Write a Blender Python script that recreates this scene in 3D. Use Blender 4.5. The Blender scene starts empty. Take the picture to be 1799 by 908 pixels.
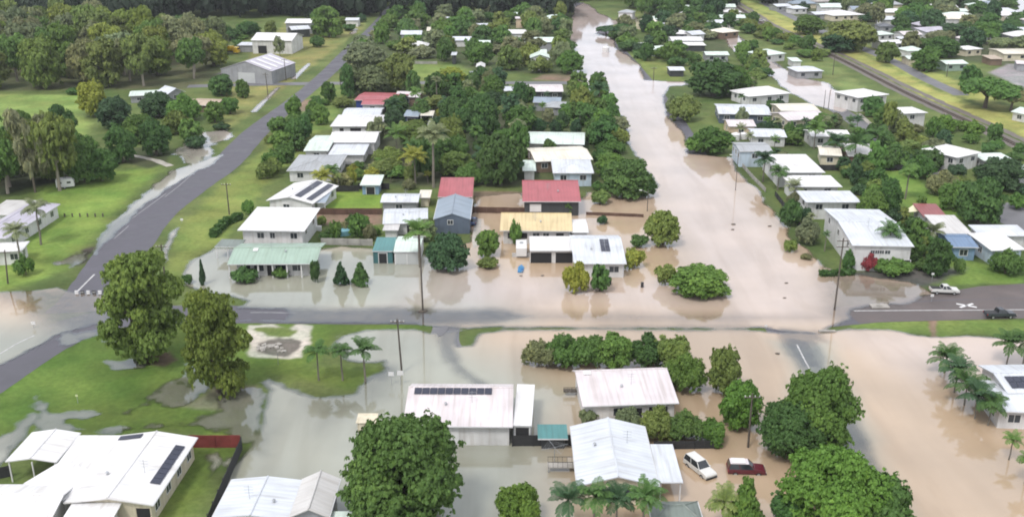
import bpy, math, random
import numpy as np
from mathutils import Vector, Matrix

# ------------------------------------------------------------------ camera, sky, sun, exposure
S = bpy.context.scene
PW, PH, FPX = 1799.0, 908.0, 1750.0
HORIZON, VANISH_X, CAM_H = -195.0, 910.0, 70.0
PITCH = math.atan((PH/2-HORIZON)/FPX)
YAW = math.atan((VANISH_X-PW/2)/FPX*math.cos(PITCH))
cam_d = bpy.data.cameras.new('camera'); cam = bpy.data.objects.new('camera', cam_d)
S.collection.objects.link(cam); S.camera = cam
cam_d.sensor_width = 36.0; cam_d.lens = 36.0*FPX/PW
cam_d.clip_start = 1.0; cam_d.clip_end = 20000.0
cam.location = (0, 0, CAM_H); cam.rotation_euler = (math.pi/2-PITCH, 0, YAW)
ROT = cam.rotation_euler.to_matrix()
RM = np.array(ROT)

SUN_EL, SUN_AZ = 56.0, 215.0       # degrees; azimuth from +Y (away from the camera) towards +X
w = bpy.data.worlds.new('World'); S.world = w; w.use_nodes = True
nt = w.node_tree; nt.nodes.clear()
sky = nt.nodes.new('ShaderNodeTexSky'); sky.sky_type = 'NISHITA'; sky.sun_disc = False
sky.sun_elevation = math.radians(SUN_EL); sky.sun_rotation = math.radians(SUN_AZ)
sky.air_density = 1.0; sky.dust_density = 4.0; sky.ozone_density = 1.5
mx = nt.nodes.new('ShaderNodeMix'); mx.data_type = 'RGBA'; mx.inputs[0].default_value = 0.72
mx.inputs[7].default_value = (9.6, 9.7, 10.2, 1)          # bright overcast deck mixed over the clear sky
bg = nt.nodes.new('ShaderNodeBackground'); bg.inputs[1].default_value = 0.13
ou = nt.nodes.new('ShaderNodeOutputWorld')
nt.links.new(sky.outputs[0], mx.inputs[6]); nt.links.new(mx.outputs[2], bg.inputs[0]); nt.links.new(bg.outputs[0], ou.inputs[0])
sl = bpy.data.lights.new('sun', 'SUN'); sl.energy = 1.9; sl.angle = math.radians(12); sl.color = (1, 0.965, 0.91)
so = bpy.data.objects.new('sun', sl); S.collection.objects.link(so)
_e, _a = math.radians(SUN_EL), math.radians(SUN_AZ)
so.rotation_euler = Vector((math.cos(_e)*math.sin(_a), math.cos(_e)*math.cos(_a), math.sin(_e))).to_track_quat('Z', 'Y').to_euler()
vs = S.view_settings; vs.view_transform = 'Standard'; vs.look = 'None'; vs.gamma = 1.0; vs.exposure = 0.17
S.render.film_transparent = False
S.cycles.max_bounces = 5; S.cycles.diffuse_bounces = 2; S.cycles.glossy_bounces = 2
S.cycles.transparent_max_bounces = 8; S.cycles.caustics_reflective = False; S.cycles.caustics_refractive = False
S.cycles.filter_width = 1.9

random.seed(7); RNG = np.random.default_rng(7)
COL = S.collection

# ------------------------------------------------------------------ helpers
def Gv(px, py, z=0.0):
    """where the line of sight through a photo pixel meets the level z (arrays)"""
    px = np.asarray(px, float); py = np.asarray(py, float)
    d = np.stack([px-PW/2, -(py-PH/2), np.full_like(px, -FPX)], -1) @ RM.T
    t = (z-CAM_H)/d[..., 2]
    return np.stack([d[..., 0]*t, d[..., 1]*t], -1)
def G(px, py, z=0.0):
    p = Gv([px], [py], z)[0]; return Vector((p[0], p[1], z))
def scale_at(py): return math.cos(PITCH)*(py-HORIZON)/CAM_H      # photo pixels per metre across
def to_px(x, y, z=0.0):
    d = np.array([x, y, z-CAM_H]) @ RM
    return PW/2+FPX*d[0]/-d[2], PH/2-FPX*d[1]/-d[2]

def vnoise(x, y, s, seed=0):
    x = x/s+seed*17.3+1000; y = y/s+seed*7.7+1000
    xi = np.floor(x).astype(np.int64); yi = np.floor(y).astype(np.int64); fx = x-xi; fy = y-yi
    fx = fx*fx*(3-2*fx); fy = fy*fy*(3-2*fy)
    def h(a, b):
        n = (a*374761393+b*668265263+seed*982451653) & 0x7fffffff
        n = ((n ^ (n >> 13))*1274126177) & 0x7fffffff
        return ((n ^ (n >> 16)) & 0xffff)/65535.0
    return (h(xi, yi)*(1-fx)+h(xi+1, yi)*fx)*(1-fy)+(h(xi, yi+1)*(1-fx)+h(xi+1, yi+1)*fx)*fy
def fbm(x, y, s, seed=0, o=4):
    v = 0; a = .5
    for k in range(o): v = v+a*(vnoise(x, y, s, seed+k)-.5); s = s/2.1; a *= .55
    return v

def link(o): COL.objects.link(o); return o
class MB:
    """collects shapes; build() links them as ONE mesh object"""
    def __init__(s): s.v = []; s.f = []; s.m = []
    def add(s, vs_, fs, mi=0, M=None):
        n = len(s.v)
        for p in vs_:
            p = Vector(p); s.v.append(tuple(M @ p) if M else tuple(p))
        for f in fs: s.f.append([i+n for i in f]); s.m.append(mi)
    def box(s, x0, x1, y0, y1, z0, z1, mi=0, M=None):
        s.add([(x0,y0,z0),(x1,y0,z0),(x1,y1,z0),(x0,y1,z0),(x0,y0,z1),(x1,y0,z1),(x1,y1,z1),(x0,y1,z1)],
              [(3,2,1,0),(4,5,6,7),(0,1,5,4),(1,2,6,5),(2,3,7,6),(3,0,4,7)], mi, M)
    def tube(s, p, q, r0, r1=None, n=8, mi=0, M=None, caps=True):
        p = Vector(p); q = Vector(q); r1 = r0 if r1 is None else r1
        d = (q-p).normalized(); a = d.orthogonal().normalized(); b = d.cross(a)
        vv = []
        for c, r in ((p, r0), (q, r1)):
            for k in range(n):
                t = 2*math.pi*k/n; vv.append(c+a*math.cos(t)*r+b*math.sin(t)*r)
        ff = [(k, (k+1) % n, n+(k+1) % n, n+k) for k in range(n)]
        if caps: ff += [tuple(range(n-1, -1, -1)), tuple(range(n, 2*n))]
        s.add(vv, ff, mi, M)
    def prism(s, pts, y0, y1, mi=0, M=None):
        """profile (x,z) pushed along y"""
        n = len(pts)
        s.add([(x, y0, z) for x, z in pts]+[(x, y1, z) for x, z in pts],
              [tuple(range(n)), tuple(range(2*n-1, n-1, -1))]+[(k, k+n, (k+1) % n+n, (k+1) % n) for k in range(n)], mi, M)
    def sheet(s, top, faces, th, mi=0, M=None):
        """surface with thickness th downwards"""
        n = len(top)
        edges = {}
        for f in faces:
            for i in range(len(f)):
                e = (f[i], f[(i+1) % len(f)]); edges[e] = 1
        side = [(a, b) for (a, b) in edges if (b, a) not in edges]
        s.add(list(top)+[(x, y, z-th) for x, y, z in top],
              list(faces)+[tuple(i+n for i in reversed(f)) for f in faces]+[(b, a, a+n, b+n) for a, b in side], mi, M)
    def mesh(s, name, mats):
        me = bpy.data.meshes.new(name); me.from_pydata(s.v, [], s.f)
        for m in (mats if isinstance(mats, (list, tuple)) else [mats]): me.materials.append(m)
        if any(s.m): me.polygons.foreach_set('material_index', s.m)
        me.update(); return me
    def build(s, name, mats, parent=None, smooth=False):
        me = s.mesh(name, mats)
        if smooth: me.polygons.foreach_set('use_smooth', [True]*len(me.polygons))
        o = link(bpy.data.objects.new(name, me)); o.parent = parent; return o
def tag(o, label=None, cat=None, group=None, kind=None):
    if label: o['label'] = label
    if cat: o['category'] = cat
    if group: o['group'] = group
    if kind: o['kind'] = kind
    return o
def empty(name, loc=(0, 0, 0), rz=0.0):
    o = link(bpy.data.objects.new(name, None)); o.location = loc; o.rotation_euler = (0, 0, rz); o.empty_display_size = .5; return o
def copy_tree(o, parent=None):
    c = o.copy(); link(c); c.parent = parent
    for ch in o.children: copy_tree(ch, c)
    return c
def np_mesh(name, V, quads, mats, attrs=None, smooth=False, mi=None):
    """mesh from numpy arrays of vertices and quads (or tris); attrs {name: (type, domain, flat data)}"""
    me = bpy.data.meshes.new(name); V = np.asarray(V, np.float32); quads = np.asarray(quads, np.int32)
    k = quads.shape[1]; n = len(quads)
    me.vertices.add(len(V)); me.vertices.foreach_set('co', V.ravel())
    me.loops.add(n*k); me.loops.foreach_set('vertex_index', quads.ravel())
    me.polygons.add(n); me.polygons.foreach_set('loop_start', np.arange(0, n*k, k, dtype=np.int32))
    me.polygons.foreach_set('loop_total', np.full(n, k, np.int32))
    if smooth: me.polygons.foreach_set('use_smooth', np.ones(n, bool))
    for m in mats: me.materials.append(m)
    if mi is not None: me.polygons.foreach_set('material_index', np.asarray(mi, np.int32))
    me.update(calc_edges=True)
    for an, (ty, dom, data) in (attrs or {}).items():
        a = me.attributes.new(an, ty, dom)
        a.data.foreach_set('color' if 'COLOR' in ty else 'value', np.asarray(data, np.float32).ravel())
    return me

# ------------------------------------------------------------------ materials
def new_mat(name):
    m = bpy.data.materials.new(name); m.use_nodes = True; t = m.node_tree; t.nodes.clear()
    return m, t, t.nodes, t.links
def srgb(r, g, b):
    f = lambda c: (c/255/12.92) if c/255 <= .04045 else ((c/255+.055)/1.055)**2.4
    return (f(r), f(g), f(b), 1)
def node(t, ty, **kw):
    n = t.nodes.new(ty)
    for k, v in kw.items():
        if isinstance(k, str) and k.startswith('i_'): n.inputs[int(k[2:])].default_value = v
        else: setattr(n, k, v)
    return n
def ramp(t, fac, stops):
    r = t.nodes.new('ShaderNodeValToRGB'); e = r.color_ramp.elements
    while len(e) < len(stops): e.new(.5)
    for el, (p, c) in zip(e, stops): el.position = p; el.color = c if len(c) == 4 else (*c, 1)
    t.links.new(fac, r.inputs[0]); return r
def mat(name, col, rough=.6, metal=0.0, var=.12, scale=1.2, bump=0.0, ribs=None, streak=None, spec=.5):
    """painted / weathered surface: noise stains, optional ribs along an axis and streaks down the slope"""
    m, t, N, L = new_mat(name)
    o = N.new('ShaderNodeOutputMaterial'); b = N.new('ShaderNodeBsdfPrincipled')
    b.inputs['Roughness'].default_value = rough; b.inputs['Metallic'].default_value = metal
    b.inputs['Specular IOR Level'].default_value = spec
    tc = N.new('ShaderNodeTexCoord'); info = N.new('ShaderNodeObjectInfo')
    add = N.new('ShaderNodeVectorMath'); add.operation = 'ADD'
    mulr = N.new('ShaderNodeMath'); mulr.operation = 'MULTIPLY'; mulr.inputs[1].default_value = 90
    L.new(info.outputs['Random'], mulr.inputs[0]); L.new(tc.outputs['Object'], add.inputs[0]); L.new(mulr.outputs[0], add.inputs[1])
    n1 = node(t, 'ShaderNodeTexNoise'); n1.inputs['Scale'].default_value = scale*.35; n1.inputs['Detail'].default_value = 6
    L.new(add.outputs[0], n1.inputs['Vector'])
    lo = tuple(c*(1-var*1.6) for c in col[:3]); hi = tuple(min(1, c*(1+var*.5)) for c in col[:3])
    r1 = ramp(t, n1.outputs[0], [(.3, lo), (.62, col[:3]), (.85, hi)])
    src = r1.outputs[0]
    if streak:
        mp = N.new('ShaderNodeMapping'); mp.inputs['Scale'].default_value = streak
        L.new(add.outputs[0], mp.inputs[0]); n2 = node(t, 'ShaderNodeTexNoise'); n2.inputs['Scale'].default_value = 1; n2.inputs['Detail'].default_value = 4
        L.new(mp.outputs[0], n2.inputs['Vector'])
        r2 = ramp(t, n2.outputs[0], [(.33, (.74, .71, .67)), (.5, (1, 1, 1))])
        mm = node(t, 'ShaderNodeMix', data_type='RGBA', blend_type='MULTIPLY'); mm.inputs[0].default_value = .6
        L.new(src, mm.inputs[6]); L.new(r2.outputs[0], mm.inputs[7]); src = mm.outputs[2]
    if ribs:
        wv = N.new('ShaderNodeTexWave'); wv.bands_direction = ribs[0]; wv.inputs['Scale'].default_value = ribs[1]; wv.inputs['Distortion'].default_value = 0
        L.new(tc.outputs['Object'], wv.inputs[0])
        bp = N.new('ShaderNodeBump'); bp.inputs['Strength'].default_value = .6; bp.inputs['Distance'].default_value = ribs[2]
        L.new(wv.outputs[0], bp.inputs['Height']); L.new(bp.outputs[0], b.inputs['Normal'])
        r3 = ramp(t, wv.outputs[0], [(0, (.93, .93, .93)), (.35, (1, 1, 1))])
        m3 = node(t, 'ShaderNodeMix', data_type='RGBA', blend_type='MULTIPLY'); m3.inputs[0].default_value = 1
        L.new(src, m3.inputs[6]); L.new(r3.outputs[0], m3.inputs[7]); src = m3.outputs[2]
    L.new(src, b.inputs['Base Color']); L.new(b.outputs[0], o.inputs[0]); return m
_roofs = {}
def roof_mat(cname, col, axis):
    k = (cname, axis)
    if k not in _roofs:
        _roofs[k] = mat('roof_'+cname, col, rough=.42, var=.10, scale=.8, ribs=('X' if axis == 'x' else 'Y', .42, .03),
                        streak=(1.6, .12, .12) if axis == 'x' else (.12, 1.6, .12))
    return _roofs[k]
ROOFC = dict(white=(.72, .72, .725), cool=(.60, .635, .685), pink=(.66, .61, .625), cream=(.74, .70, .60), pale_green=(.31, .42, .345),
    grey=(.36, .38, .40), blue_grey=(.27, .33, .40), dark=(.12, .13, .15), red=(.38, .095, .11), rust=(.26, .07, .07), yellow=(.62, .50, .28),
    teal=(.07, .22, .22), blue=(.15, .23, .36), mint=(.62, .72, .66), lilac=(.50, .48, .56), dull_green=(.17, .205, .185), weather=(.58, .57, .56), tan=(.45, .36, .27))
_walls = {}
WALLC = dict(white=(.68, .68, .68), cream=(.66, .60, .46), grey=(.32, .33, .35), slate=(.10, .13, .18), teal=(.05, .15, .16), blue=(.22, .34, .50), brown=(.20, .14, .10),
    dark=(.05, .055, .06), peach=(.66, .52, .38), pale_blue=(.50, .60, .70), timber=(.24, .17, .12), green=(.30, .40, .34), navy=(.02, .05, .22), brick=(.30, .18, .13), yellow=(.62,.46,.12))
def wall_mat(c):
    if c not in _walls: _walls[c] = mat('wall_'+c, WALLC[c], rough=.75, var=.14, scale=1.0, ribs=('Z', 1.6, .02), streak=(2.0, 2.0, .15))
    return _walls[c]
M_glass = mat('window_glass', (.035, .045, .055), rough=.12, var=.2, spec=.6)
M_trim = mat('white_trim', (.70, .70, .70), rough=.5, var=.06)
M_gutter = mat('gutter', (.55, .56, .57), rough=.4, var=.08)
M_solar = mat('solar_cells', (.03, .035, .06), rough=.35, var=.1, ribs=('X', .95, .01))
M_door = mat('garage_door', (.50, .52, .52), rough=.5, var=.08, ribs=('Z', 1.3, .02))
M_darkdoor = mat('open_bay', (.02, .02, .022), rough=.9, var=.1)
M_conc = mat('concrete', (.38, .36, .33), rough=.85, var=.22, scale=2)
M_wood = mat('pole_wood', (.10, .085, .07), rough=.9, var=.2, scale=3)
M_metal = mat('galvanised', (.42, .44, .46), rough=.45, metal=.6, var=.1)
M_fence = {k: mat('fence_'+k, c, rough=.85, var=.22, scale=1.5, ribs=('X', 2.2, .03)) for k, c in
           dict(dark=(.035, .036, .038), red=(.20, .035, .03), brown=(.13, .075, .055), light=(.42, .41, .38), green=(.22, .32, .26), white=(.7,.7,.7)).items()}
M_tyre = mat('tyre_rubber', (.015, .015, .016), rough=.9, var=.1)
M_rim = mat('wheel_rim', (.4, .41, .42), rough=.4, metal=.5, var=.05)
M_carglass = mat('car_glass', (.02, .025, .03), rough=.08, var=.05, spec=.8)
M_lampglass = mat('headlamp_glass', (.6, .6, .58), rough=.15, var=.02)
M_tail = mat('tail_lamp', (.35, .02, .02), rough=.2, var=.02)
M_plastic = mat('dark_plastic', (.03, .03, .032), rough=.6, var=.05)
_paints = {}
def paint(c):
    if c not in _paints: _paints[c] = mat('car_paint', c, rough=.25, var=.04, scale=1, spec=.6)
    return _paints[c]

def leaf_material():
    m, t, N, L = new_mat('foliage')
    o = N.new('ShaderNodeOutputMaterial'); info = N.new('ShaderNodeObjectInfo')
    at = node(t, 'ShaderNodeAttribute', attribute_name='v')
    mul = node(t, 'ShaderNodeMix', data_type='RGBA', blend_type='MULTIPLY'); mul.inputs[0].default_value = 1
    L.new(info.outputs['Color'], mul.inputs[6])
    rr = ramp(t, at.outputs['Fac'], [(0, (.62, .70, .62)), (.5, (1, 1, 1)), (1, (1.0, 1.0, 1.0))])
    r2 = node(t, 'ShaderNodeMix', data_type='RGBA', blend_type='MIX')
    mr = node(t, 'ShaderNodeMapRange'); mr.inputs[1].default_value = .55; mr.inputs[2].default_value = 1.0
    L.new(at.outputs['Fac'], mr.inputs[0]); L.new(mr.outputs[0], r2.inputs[0])
    L.new(rr.outputs[0], r2.inputs[6]); r2.inputs[7].default_value = (1.65, 1.5, 1.2, 1)
    L.new(r2.outputs[2], mul.inputs[7])
    d = N.new('ShaderNodeBsdfPrincipled'); d.inputs['Roughness'].default_value = .6; d.inputs['Specular IOR Level'].default_value = .25
    tr = N.new('ShaderNodeBsdfTranslucent'); ms = N.new('ShaderNodeMixShader'); ms.inputs[0].default_value = .28
    L.new(mul.outputs[2], d.inputs['Base Color']); L.new(mul.outputs[2], tr.inputs[0])
    L.new(d.outputs[0], ms.inputs[1]); L.new(tr.outputs[0], ms.inputs[2]); L.new(ms.outputs[0], o.inputs[0]); return m
M_leaf = leaf_material()
M_bark = mat('bark', (.14, .115, .09), rough=.9, var=.25, scale=6)
M_palebark = mat('pale_bark', (.34, .30, .25), rough=.85, var=.25, scale=5)
M_palm_trunk = mat('palm_trunk', (.20, .18, .15), rough=.9, var=.2, scale=6, ribs=('Z', 3.0, .02))
# ------------------------------------------------------------------ ground, water, roads
def seg_sdf(X, Y, P):
    """signed distance (positive inside) of points to a closed polygon, metres"""
    P = np.asarray(P, float); Q = np.roll(P, -1, 0); d2 = np.full(X.shape, 1e18); ins = np.zeros(X.shape, bool)
    for (ax, ay), (bx, by) in zip(P, Q):
        ex, ey = bx-ax, by-ay; l2 = ex*ex+ey*ey+1e-9
        t = np.clip(((X-ax)*ex+(Y-ay)*ey)/l2, 0, 1)
        d2 = np.minimum(d2, (X-ax-ex*t)**2+(Y-ay-ey*t)**2)
        if ay != by: ins ^= ((ay > Y) != (by > Y)) & (X < (bx-ax)*(Y-ay)/(by-ay)+ax)
    return np.sqrt(d2)*np.where(ins, 1, -1)
def W(*pts): return Gv([p[0] for p in pts], [p[1] for p in pts])

rows = np.concatenate([np.arange(1250, 905, -5.0), np.arange(905, 60, -2.0), np.arange(60, -60, -1.5), np.arange(-60, -150, -5.0), [-155, -162, -170, -178, -184, -189]])
ys_world = Gv(np.full_like(rows, PW/2), rows)[:, 1]
ys_world = np.concatenate([[-120.0, 0.0], ys_world])
ncol = 860; fan = np.linspace(-1.0, 1.0, ncol)
GX = np.outer(np.maximum(ys_world, 90)*.66+30, fan); GY = np.repeat(ys_world[:, None], ncol, 1)
nr = len(ys_world); gx, gy = GX.ravel(), GY.ravel()
def local_sdf(P, pad=40):
    lo = P.min(0)-pad; hi = P.max(0)+pad
    k = (gx > lo[0]) & (gx < hi[0]) & (gy > lo[1]) & (gy < hi[1])
    r = np.full(gx.shape, -999.0)
    if k.any(): r[k] = seg_sdf(gx[k], gy[k], P)
    return r
NZ1 = fbm(gx, gy, 9, 1, 5); NZ2 = fbm(gx, gy, 30, 9, 4); NZ3 = fbm(gx, gy, 3, 5, 3)
def sm(x, a, b):
    t = np.clip((x-a)/(b-a), 0, 1); return t*t*(3-2*t)

water_polys = [  # outline, shore roughness
 ([(318,500),(325,470),(345,448),(378,436),(565,436),(600,430),(650,436),(690,446),(745,446),(755,440),(822,425),(826,395),(828,346),(918,338),(925,348),(1025,350),(1030,338),(1090,340),(1140,340),
   (1155,330),(1130,300),(1110,265),(1098,240),(1092,205),(1075,200),(1068,180),(1012,158),(1007,130),(1003,100),(998,60),(1008,14),(1022,6),(1035,8),(1050,22),(1078,36),(1120,30),(1125,38),(1060,46),(1048,60),(1078,68),(1082,86),(1102,98),(1125,115),
   (1135,142),(1207,145),(1207,151),(1178,152),(1168,170),(1170,205),(1205,235),(1210,270),(1292,278),(1300,300),(1345,350),(1370,390),(1400,425),(1450,470),(1485,480),(1560,488),(1600,495),(1622,505),(1650,518),
   (1600,530),(1540,538),(1500,548),(1490,562),(1445,592),(1340,577),(1000,577),(830,580),(700,571),(500,566),(425,562),(418,540),(438,530),(400,520),(330,506)], 1.0),
 ([(578,612),(590,590),(625,578),(720,575),(755,583),(830,577),(1335,580),(1365,586),(1440,582),(1495,577),(1560,579),(1610,587),(1650,592),(1700,587),(1799,593),(2100,600),(2600,1300),(430,1300),(430,930),(372,838),(420,800),(452,765),(462,720),(474,688),(456,672),
   (474,664),(505,680),(560,692),(615,690),(640,668),(676,650),(672,636),(630,640),(600,632)], 1.0),
 ([(-500,530),(0,513),(60,508),(108,500),(140,512),(196,524),(205,556),(150,575),(100,592),(0,642),(-500,900)], 1.4),
 ([(1320,92),(1345,100),(1400,135),(1450,146),(1482,168),(1498,188),(1482,200),(1425,184),(1385,160),(1340,125)], 1.0),
 ([(1262,55),(1285,53),(1322,84),(1348,103),(1325,114),(1288,92)], 1.0),
 ([(304,262),(330,250),(352,234),(402,226),(404,240),(377,255),(366,275),(345,292),(318,288)], 2.0),
 ([(392,272),(352,284),(300,300),(252,340),(207,378),(178,412),(150,452),(176,452),(196,418),(222,394),(262,360),(300,332),(330,312),(352,300),(380,288)], 1.3),
 ([(268,462),(284,440),(300,410),(313,400),(300,435),(293,462)], .6),
 ([(509,139),(540,112),(547,113),(521,140)], .2), ([(438,198),(484,155),(494,153),(451,198)], .2),
 ([(606,118),(640,88),(650,90),(632,116)], 1.5), ([(612,62),(624,50),(630,52),(620,64)], 1),
 ([(170,597),(245,592),(262,604),(175,606)], 2.2), ([(45,738),(120,722),(250,712),(240,734),(120,742),(60,752)], 2.6),
 ([(326,640),(342,648),(356,690),(338,700),(332,668)], 1.2), ([(186,636),(252,628),(256,648),(196,650)], 2.4), ([(215,690),(330,664),(352,690),(300,716),(230,712)], 3.0), ([(60,700),(150,745),(330,738),(440,716),(452,742),(380,756),(250,762),(60,766)], 2.6), ([(100,575),(160,585),(128,612),(88,614)], 2.4), ([(400,690),(456,684),(462,740),(430,790),(404,760)], 2.6), ([(385,790),(430,800),(400,850),(370,850)], 2.0),
 ([(-60,800),(0,770),(58,722),(78,728),(30,786),(-40,850)], 1.8),
 ([(360,800),(386,790),(402,806),(384,842),(356,846)], 1.0),
 ([(1730,-30),(2300,-60),(2300,60),(1799,28),(1772,18)], 1.0),
 ([(108,462),(140,438),(172,440),(160,462),(128,470)], 3.0),
]
land_polys = [([(412,541),(500,544),(512,553),(500,563),(412,563)], .8), ([(620,569),(730,569),(745,577),(640,579),(600,590),(585,600)], .5),
 ([(802,600),(808,584),(830,578),(880,575),(880,580),(840,585),(826,606),(806,608)], .6), ([(452,578),(490,578),(520,580),(510,590),(470,590),(446,584)], .8), ([(450,600),(510,598),(508,620),(452,620)], 2.5)]
D = np.full(gx.shape, -999.0)
for P, rough in water_polys: D = np.maximum(D, local_sdf(W(*P))+(NZ1*3.0+NZ3*1.0)*rough)
for P, rough in land_polys: D = np.minimum(D, -local_sdf(W(*P))+(NZ1*2.5+NZ3)*rough)
SH = np.zeros(gx.shape)
for P, f, amt in [([(120,538),(860,541),(960,556),(860,572),(120,590)], 2.6, .86), ([(800,543),(1480,552),(1480,566),(800,570)], 3.5, .42), ([(-60,500),(205,500),(205,590),(110,596),(60,560),(40,540)], 5, .82),
           ([(745,570),(815,570),(795,612),(812,640),(868,676),(836,690),(785,636),(776,604)], 1.5, .72),
           ([(1366,574),(1425,585),(1460,660),(1578,870),(1550,900),(1430,720),(1392,640)], 1.2, .62),
           ([(1378,592),(1420,598),(1452,650),(1400,650)], 1.5, .85),
           ([(500,566),(1360,571),(1360,582),(830,584),(700,580)], 2.0, .40), ([(1440,470),(1650,500),(1650,545),(1490,575),(1440,560)], 5, .6),
           ([(640,640),(700,640),(700,700),(560,760),(520,700)], 4, .35), ([(380,640),(480,640),(480,760),(420,800)], 4, .4),
           ([(90,570),(470,600),(470,800),(0,790)], 3, .6), ([(320,630),(420,640),(400,860),(330,860)], 4, .45),
           ([(300,230),(410,220),(320,300),(160,410)], 3, .3), ([(60,480),(60,440),(190,395),(400,270),(400,300),(250,390),(180,470)], 2, .55), ([(0,1),(1,0),(1,1)], 1, 0), ([(1370,575),(1450,580),(1450,600),(1400,600)], 2, .6)]:
    SH = np.maximum(SH, sm(local_sdf(W(*P))+NZ1*3, -f*.6, f)*amt)
MUD = np.ones(gx.shape)
for P, f in [([(-500,560),(740,560),(830,620),(1000,690),(1015,760),(1015,1300),(-500,1300)], 9), ([(300,430),(740,430),(850,500),(900,560),(300,560)], 8),
             ([(-100,800),(470,800),(470,640),(160,575),(60,600)], 4), ([(100,470),(250,480),(420,300),(700,80),(600,40),(300,220)], 4), ([(1355,600),(1460,600),(1600,900),(1520,900)], 3)]:
    MUD = np.minimum(MUD, 1-sm(local_sdf(W(*P))+NZ2*10, -f, f)*.95)
# sky reflection put into the water colour: paler far off and on open reaches
SKY_PALE = sm(gy+NZ2*60, 170, 400)*.85
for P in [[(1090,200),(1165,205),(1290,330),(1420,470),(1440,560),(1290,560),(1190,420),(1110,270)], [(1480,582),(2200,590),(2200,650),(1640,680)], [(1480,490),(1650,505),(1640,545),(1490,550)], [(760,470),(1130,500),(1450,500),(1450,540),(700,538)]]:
    SKY_PALE = np.maximum(SKY_PALE, sm(local_sdf(W(*P))+NZ2*8, -9, 7)*.55)

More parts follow.
